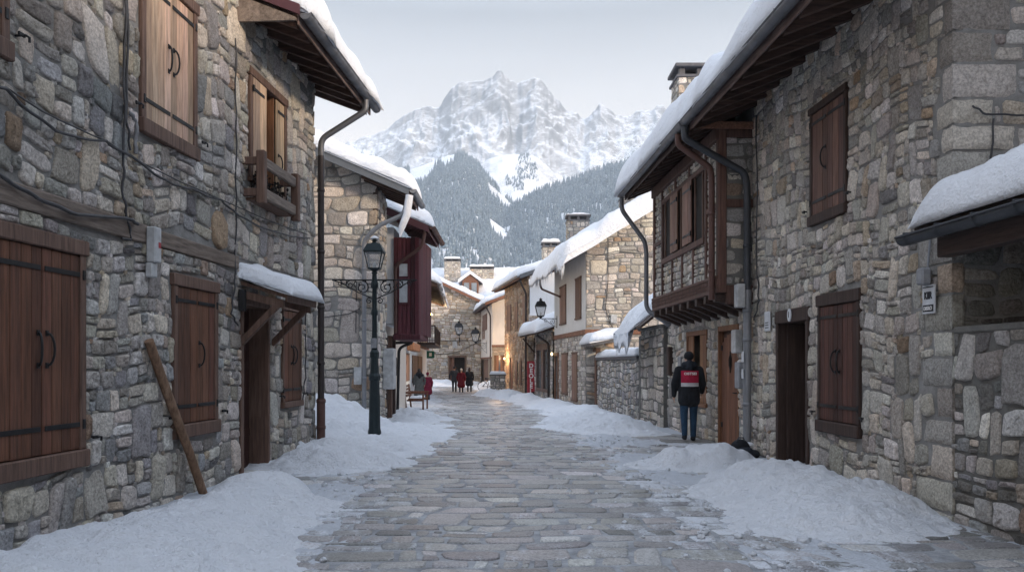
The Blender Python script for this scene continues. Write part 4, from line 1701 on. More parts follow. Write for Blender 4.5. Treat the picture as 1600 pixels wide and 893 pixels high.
# ================================================================== FAR: stone gable at the end
F5 = F((-2.68, 72.0), (0, -1))
house = thing('end_house', 'pale stone gable with one doorway, closing the end of the street', 'house', (-6, 76, -.1))
rng = random.Random(29)
zr5 = lambda x: 6.75 + (-2.45 - x) * .47
dr5 = (F5.px(703, 580)[0], F5.px(726, 580)[0], -.4, 2.1)
mb = MB()
out5 = [(-6.6, -.8), (0, -.8), (0, zr5(-2.68)), (-6.6, zr5(-9.28))]
panel(mb, F5, out5, [(dr5[0], dr5[1], -.8, 2.1, .4)])
rubble(mb, F5.pt, out5, [(dr5[0] - .12, dr5[1] + .12, -.8, 2.25)], rng, PAL_PALE + PAL_TAN, (.16, .36), (1.1, 2.6), joint=.024, relief=.035, warp=.05, n=8, kw=dict(k_tall=.05, k_split=.25, k_stack=.1))
mb.box((-8.0, 80, 3.0), (10.6, 15.0, 7.2))
mb.build('wall', [M['mortar_warm'], M['stone']], house)
mb = MB()
F5.box(mb, dr5[0] - .12, dr5[0], -.5, 2.1, -.3, .05, .01)
F5.box(mb, dr5[1], dr5[1] + .12, -.5, 2.1, -.3, .05, .01)
F5.box(mb, dr5[0] - .16, dr5[1] + .16, 2.1, 2.26, -.3, .06, .01)
d5 = mb.build('door', M['frame_red'], house)
mb = MB()
leaf(mb, F5, dr5[0], dr5[0] + .35, -.15, 2.1, -.2, rng, 2)
mb.build('door_leaf', M['shutter_mid'], d5)
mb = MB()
F5.box(mb, dr5[0] + .36, dr5[1], -.3, 2.1, -.39, -.36)  # dark sheet in place of the shade inside the doorway
mb.build('room_shade_panel', M['dark_in'], d5)
F5e = F((-2.68, 71.6), (1, 0))
eave(house, F5e, 0, 15.5, .35, 6.75, .47, 6.6, rng, snow=.42, seed=41, raf=1.0, endr=.3, back=6, gutter=True)
mb = MB()
q = [(.36, 6.62), (.36, 6.86), (-6.2, 6.86 + 6.56 * .47), (-6.2, 6.62 + 6.56 * .47)]
p = [F5e.pt(-.06, z, d) for d, z in q] + [F5e.pt(-.002, z, d) for d, z in q]
mb.hexa([p[0], p[4], p[7], p[3], p[1], p[5], p[6], p[2]])
mb.build('verge_board', M['beam_red'], house)
downpipe(house, [Vector((-2.3, 71.7, 6.6)), Vector((-2.5, 71.8, 6.0)), Vector((-2.5, 71.8, 0))], .07, M['pipe_brown'])
mb = MB()
u, z = F5.px(711, 538)
F5.box(mb, u - .2, u + .2, z - .3, z + .3, .03, .1, .02)
mb.build('meter_box', M['box_white'], house)
mb = MB()
u, z = F5.px(694, 568)
F5.box(mb, u - .25, u + .25, z - .15, z + .15, .03, .1, .02)
mb.build('wall_plate', M['box_white'], house)
wire(house, F5, [(668, 531), (700, 532), (752, 531)], .03, .1)
wire(house, F5, [(668, 548), (690, 553), (715, 549), (738, 538), (752, 531)], .025, .1, sag=.05)
wall_lamp('wall_lamp', 'dark lantern on a bracket on the stone gable above the walkers', F5, F5.px(718, 525)[0], F5.px(718, 525)[1], .8, 1.25, 'wall lanterns along the street', sc=2.2)

# ================================================================== FAR: big snowy roof with dormer
house = thing('dormer_house', 'house with a wide snowy roof, two chimneys and a red dormer, behind the end gable', 'house', (-5, 92, 0))
F6 = F((-1, 86), (-.12, -1))
rng = random.Random(31)
mb = MB()
mb.box(F6.pt(-5, 3.5, -7), (16, 13, 7.6), F6.M)
mb.build('wall', M['beige_plaster'], house)
eave(house, F6, -13, 2.5, .5, 7.2, .62, 7.6, rng, snow=.4, seed=51, raf=1.4, endr=.4, back=6, gutter=False, pw=1.0, lip=.2)
for x, y, wd_ in ((707, 405, 1.7), (753, 417, 2.6)):
    Y = 91.5
    X = (x - CX0) / FPX * Y
    chimney(house, X, Y, 9.5, EYE + (HOR - y) / FPX * Y, wd_, 1.3, rng, PAL_TAN, .2)
Y = 88.0
X = (735 - CX0) / FPX * Y
mb = MB()
mb.box((X, Y + .9, 9.2), (1.7, 2.0, 2.2))
mb.add([(X - .9, Y - .12, 10.3), (X + .9, Y - .12, 10.3), (X, Y - .12, 11.1), (X - .9, Y + 3, 10.3), (X + .9, Y + 3, 10.3), (X, Y + 3, 11.1)], [(0, 1, 2), (5, 4, 3)])
dm = mb.build('dormer', M['beam_red'], house)
mb = MB()
for s in (-1, 1):
    A = [(X, Y - .3, 11.08), (X + s * 1.3, Y - .3, 10.15), (X + s * 1.3, Y + 4, 10.15), (X, Y + 4, 11.08)]
    B = [(x, y, z + .36) for x, y, z in A]
    mb.hexa((A + B) if s < 0 else ([A[1], A[0], A[3], A[2]] + [B[1], B[0], B[3], B[2]]))
mb.build('dormer_snow', M['snow'], dm)
mb = MB()
for s in (-1, 1):
    mb.box((X + s * .4, Y - .13, 9.5), (.55, .06, 1.3))
mb.build('dormer_window', M['pane'], dm)

# ================================================================== RIGHT, far: white corner house
house = thing('corner_house', 'pale plaster corner house with a timber ground window, beside the end gable', 'house', (1.5, 66, -.2))
F7 = F((-1.5, 62.0), (0, -1))
F7s = F((-1.5, 62.0), (-1, -.12))
rng = random.Random(37)
mb = MB()
panel(mb, F7, [(0, 2.9), (4, 2.9), (4, 7.6), (0, 6.1)], [])
panel(mb, F7s, rect(F7s.uy(75), 0, 2.0, 6.1), [])
mb.build('wall', M['beige_plaster'], house)
mb = MB()
wn7 = (.15, 1.2, .55, 2.2)
panel(mb, F7, rect(0, 4, -.8, 2.9), [(*wn7, .25)])
panel(mb, F7s, rect(F7s.uy(75), 0, -.8, 2.0), [(F7s.uy(72.5), F7s.uy(65), -.3, 1.9, .3)])
rubble(mb, F7.pt, rect(0, 3, -.5, 2.6), [(0, 1.35, .4, 2.4)], rng, PAL_WARM, (.2, .34), (1, 2.2), n=8, relief=.02)
mb.build('ground_wall', [M['mortar_warm'], M['stone']], house)
mb = MB()
F7.box(mb, -.03, 4, 2.82, 2.98, -.1, .06, .01)
F7s.box(mb, F7s.uy(75), .0, 1.95, 2.08, -.1, .05, .01)
mb.build('belt_beam', M['beam_red'], house)
mb = MB()
F7.box(mb, *wn7, -.2, -.16)
wn = mb.build('window', M['pane'], house)
for a, b in ((.15, .5), (.62, .95)):
    s = MB()
    leaf(s, F7, a, b, .55, 2.2, -.02, rng, 2)
    s.build('shutter', M['orange_wood'], wn)
s = MB()
leaf(s, F7s, F7s.uy(72.4), F7s.uy(65.2), -.3, 1.9, -.2, rng, 9)
s.build('garage_door', M['shutter_mid'], house)
mb = MB()
panel(mb, F7s, rect(F7s.uy(71), F7s.uy(68), 3.6, 5.2), [])
F7s.box(mb, F7s.uy(70), F7s.uy(66), 4.3, 5.6, .01, .05)
mb.build('upper_window', M['shutter_mid'], house)
F7e = F(F7s.pt(.6, 0), (-1, -.12))
eave(house, F7e, F7e.uy(75.5), F7e.uy(61.4), .55, 6.0, .38, 4.5, rng, snow=.5, seed=61, raf=.9, endr=.3, back=3)
mb = MB()
a7 = F7e.uy(61.4)
q = [(.57, 5.9), (.57, 6.12), (-3.8, 6.12 + 4.37 * .38), (-3.8, 5.9 + 4.37 * .38)]
p = [F7e.pt(a7 + .002, z, d) for d, z in q] + [F7e.pt(a7 + .06, z, d) for d, z in q]
mb.hexa([p[0], p[4], p[7], p[3], p[1], p[5], p[6], p[2]])
mb.build('verge_board', M['beam_red'], house)
downpipe(house, [Vector((-2.0, 61.5, 5.9)), Vector((-1.62, 61.85, 5.2)), Vector((-1.62, 61.85, 0))], .06, M['pipe_brown'])
u, z = F7s.px(757, 532)
wall_lamp('wall_lamp', 'dark lantern on a wall bracket at the narrow passage beside the end gable', F7s, F7s.uy(66.5), 3.2, .9, 1.25, 'wall lanterns along the street', sc=2.0)

# house whose snow cap shows over the warm stone house
house = thing('rear_house', 'house showing only its rounded snow cap above the warm stone house roof', 'house', (4, 79, 0))
mb = MB()
mb.box((4.2, 80, 4.6), (8, 8, 9.8))
mb.build('wall', M['beige_plaster'], house)
F8 = F((4.2, 76), (0, -1))
eave(house, F8, -4.6, 4.6, .5, 9.2, .12, 8, random.Random(2), snow=.75, seed=71, raf=1.2, endr=.8, gutter=True, lip=.3)

# ================================================================== RIGHT, far: warm stone house
house = thing('warm_stone_house', 'honey coloured stone house with a white end wall, beside the red vertical sign', 'house', (2.5, 51, -.3))
F9 = F((.95, 47.0), (-.985, -.172))
F9g = F((.95, 47.0), (0, -1))
rng = random.Random(43)
U55 = F9.uy(55.2)
mb = MB()
d9 = (F9.uy(53.3), F9.uy(52.1), -.6, 1.95)
wl = [(F9.uy(51.0), F9.uy(50.4), .3, 1.75), (F9.uy(49.6), F9.uy(49.0), .3, 1.75)]
wu = [(F9.uy(54.2), F9.uy(52.6), 3.7, 5.35), (F9.uy(51.2), F9.uy(50.2), 3.7, 5.35), (F9.uy(48.6), F9.uy(47.5), 3.7, 5.5)]
hh = [(*d9, .3)] + [(*w, .12) for w in wl + wu]
panel(mb, F9, rect(U55, 0, -.8, 6.6), hh)
rubble(mb, F9.pt, rect(U55, 0, -.6, 6.6), [h[:4] for h in hh], rng, PAL_WARM, (.15, .3), (.9, 2.2), joint=.025, relief=.03, warp=.05, n=9)
panel(mb, F9g, rect(0, 4, -.8, 4.4), [])
rubble(mb, F9g.pt, rect(0, 2.2, 2.2, 4.4), [], rng, PAL_TAN, (.15, .3), (.9, 2), n=8)
mb.box((3.2, 51.6, 3.0), (4.2, 7.8, 7.0), Matrix.Rotation(math.radians(9), 3, 'Z'))
mb.build('wall', [M['mortar_warm'], M['stone']], house)
mb = MB()
panel(mb, F9g.off(.02), [(.06, 4.4), (4, 4.4), (4, 8.2), (.06, 6.75)], [])
F9g.box(mb, .06, 4, 4.3, 4.4, .0, .06, .01)
mb.build('end_wall', M['cold_plaster'], house)
for w in wl + wu:
    m_ = (w[0] + w[1]) / 2
    wn = MB()
    F9.box(wn, *w, -.11, -.08)
    wn = wn.build('window', M['pane'], house)
    for a, b in ((w[0], m_ - .03), (m_ + .03, w[1])):
        s = MB()
        leaf(s, F9, a, b, w[2], w[3], .03, rng, 2)
        s.build('shutter', M['shutter_mid'], wn)
mb = MB()
leaf(mb, F9, d9[0], d9[1], -.35, 1.95, -.1, rng, 4)
mb.build('door', M['shutter_red'], house)
F9e = F(F9.pt(0, 0), (-.985, -.172))
eave(house, F9e, U55 - .6, .5, .6, 6.45, .36, 4.2, rng, snow=.45, seed=81, raf=.6, endr=.35, back=3, lip=.2, fascia=M['beam_red'])
mb = MB()
q = [(.62, 6.35), (.62, 6.58), (-3.4, 6.58 + 4.02 * .36), (-3.4, 6.35 + 4.02 * .36)]
p = [F9e.pt(.502, z, d) for d, z in q] + [F9e.pt(.56, z, d) for d, z in q]
mb.hexa([p[0], p[4], p[7], p[3], p[1], p[5], p[6], p[2]])
mb.build('verge_flashing', M['flashing_grey'], house)
downpipe(house, [F9.pt(.3, 6.3, .6), F9.pt(-.2, 5.6, .12), F9.pt(-.25, 5.2, .12), F9.pt(-.25, -.2, .12)], .06, M['pipe_brown'])
chimney(house, 2.3, 49.2, 6.5, 8.75, 1.0, .9, rng, PAL_TAN, .18)
m = MB()      # lit lamp at the shop door
c_ = F9.pt(F9.uy(53.9), 1.9, .25)
m.ball(c_, (.05, .05, .06), 10, 8)
m.build('door_lamp', M['bulb'] if False else m_emit('door_glow', (1, .6, .28), 8), house)
lt2 = bpy.data.lights.new('door_lamp_light', 'POINT')
lt2.energy = 70
lt2.color = (1, .62, .33)
lt2.shadow_soft_size = .1
lo = bpy.data.objects.new('door_lamp_light', lt2)
COL.objects.link(lo)
lo.location = c_ + F9.n * .4 + Vector((0, 0, .1))
# red vertical sign
sg = thing('vertical_sign', 'tall red upright sign with white stacked letters by the warm stone house', 'sign', (1.05, 46.3, zg(46)))
Fv = F((1.12, 46.3), (-.25, -1))
mb = MB()
Fv.box(mb, -.27, .27, zg(46) - .05, 1.72, -.06, .06, .015)
mb.build('sign_board', M['sign_red'], sg)
for k, chh in enumerate('DEOLEL'):
    text(sg, chh, Fv, -.03, 1.45 - k * .285, .064, .33, M['letter_white'], 'letter', 1.0, 0, .012)
mb = MB()
Fv.box(mb, .0, .24, -.3, .0, .05, .09, .01)
mb.build('sign_socket', M['black'], sg)
mb = MB()
Fv.box(mb, -.22, -.03, -.22, -.16, .05, .08)
mb.build('sign_mark', M['letter_white'], sg)

# ================================================================== RIGHT: annex with the domed snow roof
house = thing('low_annex', 'low stone annex with a domed snow roof and tall dark windows, behind the bracket lamp', 'house', (2.6, 43.5, -.3))
F10 = F((2.02, 41.0), (-.99, -.14))
rng = random.Random(47)
mb = MB()
w10 = [(F10.uy(45.5), F10.uy(44.1), .25, 2.3), (F10.uy(43.5), F10.uy(42.1), .25, 2.3)]
panel(mb, F10, rect(F10.uy(46.3), 0, -.8, 3.3), [(*w, .25) for w in w10])
rubble(mb, F10.pt, rect(F10.uy(46.3), 0, -.6, 3.25), [(w10[0][0] - .12, w10[1][1] + .12, .1, 2.7)], rng, PAL_GREY, (.15, .3), (.9, 2), n=9)
F10b = F(F10.pt(F10.uy(46.3), 0), (0, -1))
mb.box((4.0, 43.8, 1.3), (3.3, 4.8, 4.0), Matrix.Rotation(math.radians(8), 3, 'Z'))
mb.build('wall', [M['mortar'], M['stone']], house)
mb = MB()
ua, ub = w10[0][0], w10[1][1]
F10.box(mb, ua - .1, ub + .1, 2.3, 2.62, -.1, .04, .01)
F10.box(mb, ua - .1, ub + .1, .1, .25, -.1, .06, .01)
for a, b in ((ua - .1, ua), (w10[0][1], w10[1][0]), (ub, ub + .1)):
    F10.box(mb, a, b, .25, 2.3, -.1, .04, .01)
wf_ = mb.build('window', M['fascia'], house)
for w in w10:
    mb = MB()
    F10.box(mb, *w, -.2, -.16)
    mb.build('pane', M['pane'], wf_)
    for z in (.9, 1.6):
        mb = MB()
        F10.box(mb, w[0], w[1], z, z + .04, -.155, -.12)
        mb.build('glazing_bar', M['frame_dark'], wf_)
r_ = MB()
roof_slab(r_, F10, F10.uy(46.9), .15, .75, 3.05, .32, 2.2, .1)
ro = r_.build('roof', M['frame_dark'], house)
snow_slab(F10, F10.uy(47.0), .2, .78, 3.14, .32, 2.1, .6, 91, lip=.12, res=.12, endr=1.0).build('roof_snow', M['snow'], house)
mb = MB()
mb.tube([F10.pt(F10.uy(46.2), 1.9, .03), F10.pt(F10.uy(46.2), 3.0, .03)], .05, 6)
mb.tube([F10.pt(F10.uy(46.2), 2.2, .03), F10.pt(F10.uy(46.2), 2.98, .68)], .045, 6)
mb.build('roof_bracket', M['frame_dark'], house)
downpipe(house, [F10.pt(-.6, 3.0, .7), F10.pt(-.6, 2.6, .1), F10.pt(-.6, -.2, .1)], .06, M['pipe_brown'])

# ================================================================== RIGHT: white-fronted house with the icicles
house = thing('icicle_house', 'white-fronted house with stone gable, heavy roof snow and icicles along its eave', 'house', (5.5, 36.5, -.2))
F11 = F((2.95, 33.0), (-.994, -.111))
F11g = F((2.95, 33.0), (0, -1))
rng = random.Random(53)
UE = F11.uy(40.7)
up = [(F11.uy(38.9), F11.uy(37.4), 3.45, 5.1), (F11.uy(35.0), F11.uy(33.9), 3.5, 5.1)]
lo_ = [(F11.uy(38.4), F11.uy(37.0), .25, 2.0), (F11.uy(35.8), F11.uy(34.7), .05, 2.0)]
dd = (F11.uy(40.3), F11.uy(39.5), -.7, 1.95)
zr11 = lambda u: 6.05 + (u + .45) * .6
mb = MB()
panel(mb, F11, rect(UE, 0, 2.95, 6.2), [(*w, .15) for w in up])
mb.box(F11.pt(UE / 2, 4.5, -3.2), (abs(UE) - .1, 6, 2.8), F11.M)
mb.build('upper_wall', M['white_plaster'], house)
mb = MB()
hl = [(*w, .15) for w in lo_] + [(*dd, .3)]
panel(mb, F11, rect(UE, 0, -.9, 2.75), hl)
rubble(mb, F11.pt, rect(UE, 0, -.7, 2.75), [h[:4] for h in hl], rng, PAL_PALE, (.17, .26), (1.2, 2.6), joint=.02, relief=.02, warp=.02, n=10, square=(4, 9), kw=dict(k_tall=.03, k_split=.12, k_stack=.05))
outg = [(0, -.9), (6.2, -.9), (6.2, zr11(6.2)), (0, zr11(0))]
panel(mb, F11g, outg, [])
rubble(mb, F11g.pt, [(0.02, -.2), (4.2, -.2), (4.2, zr11(4.2)), (0.02, zr11(0))], [(0, 6, 2.74, 2.96)], rng, PAL_TAN, (.16, .36), (1.1, 2.5), joint=.028, relief=.035, warp=.05, n=11, square=(3, 6), kw=dict(k_tall=.06, k_split=.25, k_stack=.12))
mb.box(F11.pt(UE / 2, .9, -3.2), (abs(UE) - .1, 6, 3.6), F11.M)
mb.build('wall', [M['mortar'], M['stone']], house)
mb = MB()
F11.box(mb, UE, 0, 2.75, 2.95, -.05, .05, .01)
F11g.box(mb, -.05, 6.2, 2.75, 2.95, -.05, .05, .01)
mb.build('belt_beam', M['beam_red'], house)
for w in up + lo_:
    shutter_window(house, F11, *w, rng, M['shutter_mid'], M['frame_red'], fw=.05, lintel=.08, sill=.08, d=.02, n=2, iron=False)
mb = MB()
leaf(mb, F11, dd[0], dd[1], -.4, 1.95, -.15, rng, 3)
mb.build('door', M['shutter_red'], house)
mb = MB()
F11.box(mb, dd[0] - .12, dd[0], -.5, 1.95, -.1, .05, .01)
F11.box(mb, dd[1], dd[1] + .12, -.5, 1.95, -.1, .05, .01)
F11.box(mb, dd[0] - .15, dd[1] + .15, 1.95, 2.1, -.1, .06, .01)
mb.build('door_frame', M['orange_wood'], house)
F11e = F(F11.pt(0, 0), (-.994, -.111))
eave(house, F11e, UE - .2, .35, .85, 5.75, .6, 5.4, rng, snow=.62, seed=101, raf=.5, endr=.4, lip=.32, droop=.3, gutter=False, wood=M['beam_red'], fascia=M['beam_red'], back=4, snowu=(UE - .4, .62), side=.34)
mb = MB()      # second blanket of snow sagging over the gable verge
for k in range(1):
    pass
icicles(F11e, house, UE + .2, -1.0, 1.02, 5.55, rng, 22, .2, .75)
icicles(F11e, house, -.9, .3, .95, 5.55, rng, 9, .3, .9)
mb = MB()
q = [(.87, 5.62), (.87, 5.84), (-4.4, 5.84 + 5.27 * .6), (-4.4, 5.62 + 5.27 * .6)]
p = [F11e.pt(.352, z, d) for d, z in q] + [F11e.pt(.40, z, d) for d, z in q]
mb.hexa([p[0], p[4], p[7], p[3], p[1], p[5], p[6], p[2]])
mb.build('verge_board', M['beam_red'], house)
chimney(house, 3.05, 38.3, 6.6, 8.42, 1.0, .85, rng, PAL_TAN, .06)
chimney(house, 5.35, 37.5, 7.5, 9.3, .85, .85, rng, PAL_TAN, .0)
mb = MB()
u, z = F11g.px(959, 498)
F11g.box(mb, u - .13, u + .13, z - .17, z + .17, .03, .1, .02)
mb.build('meter_box', M['box_white'], house)
wire(house, F11g, [(950, 380), (950, 440), (946, 480), (953, 505), (963, 520)], .018, .06)
wire(house, F11g, [(930, 400), (965, 392), (1005, 397)], .012, .06)
downpipe(house, [F11.pt(UE + .5, 5.7, .8), F11.pt(UE + .6, 5.2, .75), F11.pt(UE + 2.2, 4.7, .1)], .05, M['pipe_red'])
m = MB()
c_ = F11.pt(F11.uy(40.5), 2.05, .16)
m.ball(c_, (.05, .05, .07), 8, 6)
m.build('door_lamp', m_emit('small_glow', (1, .75, .35), 5), house)
wall_lamp('wall_lamp', 'black lantern on an ornate scrolled bracket at the white-fronted house', F11, F11.uy(39.9), 3.75, .8, .95, 'wall lanterns along the street', sc=1.1)

# ================================================================== RIGHT: yard wall, gate, pillar, lean-to
FR = F((4.84, 0), (-1, -.0465))
rng = random.Random(59)
yard = thing('yard_wall', 'low dark stone yard wall with a cap of snow, under the icicle house gable', 'wall', (3.4, 28, -.1))
ya, yb = FR.uy(32.2), FR.uy(24.2)
mb = MB()
panel(mb, FR, rect(ya, yb, -.6, 1.72), [])
mb.box(FR.pt((ya + yb) / 2, .56, -.22), (yb - ya, .4, 2.32), FR.M)
rubble(mb, FR.pt, rect(ya, yb, -.5, 1.7), [], rng, PAL_GREY, (.13, .24), (.7, 1.6), joint=.03, relief=.04, warp=.05, n=10)
mb.build('stonework', [M['mortar_dark'], M['stone']], yard)
mb = MB()
mb.box(FR.pt((ya + yb) / 2, 1.77, -.2), (yb - ya + .1, .56, .1), FR.M, 0, .015)
mb.build('coping', M['slate'], yard)
snow_slab(F(FR.pt(0, 0, .1), FR.n), ya + .2, yb + .05, 0, 1.82, 0, .58, .26, 111, lip=.05, res=.08, endr=.2, lump=.02).build('wall_snow', M['snow'], yard)
# gate door with its own little snow roof
gt = thing('yard_gate', 'narrow brown gate under a small snow-capped canopy at the yard wall end', 'gate', tuple(FR.pt(FR.uy(32.8), -.2, 0)))
ga, gb = FR.uy(33.2), FR.uy(32.25)
mb = MB()
leaf(mb, FR, ga + .08, gb - .08, -.4, 1.95, -.05, rng, 4, .06)
mb.build('door_leaf', M['shutter_mid'], gt)
mb = MB()
FR.box(mb, ga, ga + .08, -.5, 2.05, -.1, .06, .01)
FR.box(mb, gb - .08, gb, -.5, 2.05, -.1, .06, .01)
FR.box(mb, ga - .05, gb + .05, 2.05, 2.2, -.12, .08, .01)
mb.build('door_frame', M['frame_red'], gt)
mb = MB()
roof_slab(mb, FR, FR.uy(33.4), FR.uy(30.6), .5, 2.25, .15, 1.4, .1)
mb.build('canopy', M['slate'], gt)
snow_slab(FR, FR.uy(33.5), FR.uy(30.5), .52, 2.345, .15, 1.4, .34, 117, lip=.06, res=.08, endr=.5, lump=.03).build('canopy_snow', M['snow'], gt)
# pillar and lean-to
pl = thing('gate_pillar', 'rough stone gate pillar under a dark lean-to hung with snow, beside the bay house', 'pillar', (3.8, 22, 0))
mb = MB()
pa, pb = FR.uy(23.3), FR.uy(20.6)
panel(mb, FR.off(.1), rect(pa, pb, -.5, 2.5), [])
FP = F(FR.pt(pb, 0, .1), (0, -1))
rubble(mb, FR.off(.1).pt, rect(pa, pb, -.4, 2.5), [], rng, PAL_TAN, (.2, .34), (.9, 1.9), joint=.03, relief=.038, warp=.03, n=11)
panel(mb, FP, rect(0, .9, -.5, 2.5), [])
mb.box(FR.pt((pa + pb) / 2, 1.0, -.4), (pb - pa, .95, 3.0), FR.M)
mb.box(FR.pt((pa + pb) / 2, 2.54, -.35), (pb - pa + .14, 1.1, .07), FR.M, 0, .015)
mb.box(FR.pt(FR.uy(24.05), .9, -.2), (.3, .4, 3.0), FR.M, 0, .02)
mb.build('stonework', [M['mortar_dark'], M['stone']], pl)
mb = MB()
roof_slab(mb, FR, FR.uy(24.0), FR.uy(20.7), .66, 2.46, .8, 1.2, .07)
mb.build('lean_to', M['beam_dark'], pl)
snow_slab(FR, FR.uy(24.1), FR.uy(21.4), .67, 2.53, .8, 1.2, .34, 121, lip=.14, res=.08, endr=.3, droop=.4, lump=.03).build('lean_to_snow', M['snow'], pl)
icicles(FR, pl, FR.uy(23.9), FR.uy(21.8), .76, 2.3, rng, 14, .15, .6)

# ================================================================== RIGHT: house with the timbered bay
bayh = thing('timbered_house', 'stone house with a dark timber-framed bay on corbels and a tall chimney', 'house', (4.5, 17, 0))
rng = random.Random(61)
y0, y1 = FR.uy(20.5), FR.uy(14.27)      # u grows towards the camera
dr_ = (FR.uy(16.3), FR.uy(15.05), 0.02, 2.32)
wn_ = (FR.uy(18.6), FR.uy(17.15), .75, 2.2)
holes = [(dr_[0], dr_[1], dr_[2], dr_[3], .14), (wn_[0] - .08, wn_[1] + .08, wn_[2] - .08, wn_[3] + .1, .3)]
mb = MB()
panel(mb, FR, rect(y0, y1, -.5, 6.3), holes)
rubble(mb, FR.pt, rect(y0, y1, -.3, 2.9), [h[:4] for h in holes], rng, PAL_TAN, (.14, .28), (.7, 1.7), joint=.028, relief=.035, warp=.05, kw=dict(k_tall=.15, k_split=.22, k_stack=.15), n=12)
FRe = F(FR.pt(y0, 0), (-.0465 * 0, 1))
mb.add([FR.pt(y0, -.5), FR.pt(y0, 6.3), FR.pt(y0, 8.5, -7), FR.pt(y0, -.5, -7)], [(0, 1, 2, 3)])
mb.add([FR.pt(y1, -.5), FR.pt(y1, -.5, -7), FR.pt(y1, 8.5, -7), FR.pt(y1, 6.3)], [(0, 1, 2, 3)])
mb.add([FR.pt(y0, -.5, -7), FR.pt(y0, 9, -7), FR.pt(y1, 9, -7), FR.pt(y1, -.5, -7)], [(0, 1, 2, 3)])
mb.build('wall', [M['mortar'], M['stone']], bayh)
# plank door with arched head
a, b, c, d = dr_
mb = MB()
FR.box(mb, a, a + .05, c, d, -.1, .02, .006)
FR.box(mb, b - .05, b, c, d, -.1, .02, .006)
FR.box(mb, a + .05, b - .05, d - .1, d, -.1, .02, .006)
dw = mb.build('door', M['orange_wood'], bayh)
mb = MB()
n = 7
w_ = (b - a - .1) / n
for k in range(n):
    ua = a + .05 + k * w_
    t = ((k + .5) / n - .5) * 2
    g = rng.uniform(.8, 1.2)
    FR.box(mb, ua + .002, ua + w_ - .002, c, d - .16 - .2 * t * t, -.08, -.045, .004, 0, (g, g, g, 0))
FR.box(mb, a + .05, b - .05, c, d - .1, -.1, -.082, 0, 0, (.3, .3, .3, 0))
mb.build('door_leaf', m_wood('door_plank', (.19, .085, .05), 'z', .35, (.2, .12, .12)), dw)
mb = MB()
m_ = (a + b) / 2
P = lambda x, y: FR.pt(m_ + x, 1.62 + y, -.035)
mb.tube([P(0, .2), P(0, -.2)], .012, 6)
for s in (-1, 1):
    mb.tube([P(0, .16), P(s * .07, .06), P(s * .07, -.06), P(0, -.16)], .011, 6)
mb.build('grille', M['iron'], dw)
for z in (.4, 1.9):
    mb = MB()
    FR.box(mb, a + .03, a + .14, z - .05, z + .05, -.04, -.03, .002)
    mb.build('hinge', M['iron'], dw)
mb = MB()
FR.box(mb, b - .16, b - .1, .85, 1.15, -.044, -.03, .002)
mb.tube([FR.pt(b - .13, 1.05, -.03), FR.pt(b - .13, 1.05, .03), FR.pt(b - .26, 1.05, .03)], .012, 6)
mb.build('handle', M['iron'], dw)
mb = MB()
FR.box(mb, a - .15, b + .35, -.3, .015, -.1, .16, .02, tone=(.35, .34, .32, 0))
mb.build('step', M['stone'], dw)
# lower window, shutters standing open
a, b, c, d = wn_
mb = MB()
FR.box(mb, a - .08, a, c, d, -.1, .03, .006)
FR.box(mb, b, b + .08, c, d, -.1, .03, .006)
FR.box(mb, a - .08, b + .08, d, d + .1, -.1, .03, .006)
FR.box(mb, a - .08, b + .08, c - .08, c, -.1, .05, .006)
wn = mb.build('window', M['orange_wood'], bayh)
for e0, e1 in ((a, a + .42), (b - .5, b)):
    s = MB()
    leaf(s, FR, e0, e1, c, d, -.03, rng, 2)
    s.build('shutter', M['orange_wood'], wn)
s = MB()
FR.box(s, a, b, c, d, -.29, -.26)
s.build('pane', M['pane'], wn)
mb = MB()
mb.box(FR.pt(FR.uy(20.1), 1.65, .06), (.22, .12, .7), FR.M, 0, .02)
mb.build('letter_box', M['frame_dark'], bayh)
mb = MB()
FR.box(mb, FR.uy(19.3), FR.uy(19.05), 1.25, 1.75, .03, .07, .01)
mb.build('notice', M['box_grey'], bayh)
for (ua, ub, za, zb, mt) in ((FR.uy(14.95), FR.uy(14.7), 1.78, 2.2, 'box_white'), (FR.uy(14.75), FR.uy(14.5), 1.15, 1.62, 'box_grey')):
    mb = MB()
    FR.box(mb, ua, ub, za, zb, .04, .18, .015)
    mb.build('meter_box', M[mt], bayh)
# timbered bay
FB = FR.off(.6)
b0, b1 = FR.uy(19.5), FR.uy(14.3)
ZB, ZT = 2.82, 5.75
mb = MB()
mb.box(FR.pt((b0 + b1) / 2, (ZB + ZT) / 2, .285), (b1 - b0 - .06, .53, ZT - ZB), FR.M)
wz0, wz1 = 3.92, 5.15
wua, wub = FB.px(1035, 350)[0], FB.px(1101, 350)[0]
rubble(mb, FB.off(-.045).pt, rect(b0 + .1, b1 - .1, 3.1, 5.7), [(wua, wub, wz0 - .02, wz1 + .05)], rng, PAL_TAN, (.09, .17), (.5, 1.2), joint=.022, relief=.03, warp=.03, n=9)
FBn = F(FR.pt(b1, 0, .6), FR.U[:2])       # face towards the camera: u=0 at the street corner, grows to the wall
rubble(mb, FBn.off(-.045).pt, rect(.12, .62, 2.98, 5.6), [(0, 1, 4.28, 4.45)], rng, PAL_GREY, (.16, .3), (1.1, 2.2), joint=.025, relief=.035, warp=.03, n=11)
panel(mb, FBn.off(-.045), rect(0.02, .6, 2.9, 5.7), [])
bay = mb.build('bay', [M['mortar_dark'], M['stone']], bayh)
mb = MB()
dk = 0


def tim(f, *a, t=None):
    g = rng.uniform(.75, 1.25)
    f.box(mb, *a, .012, 0, (g, g, g, 0))


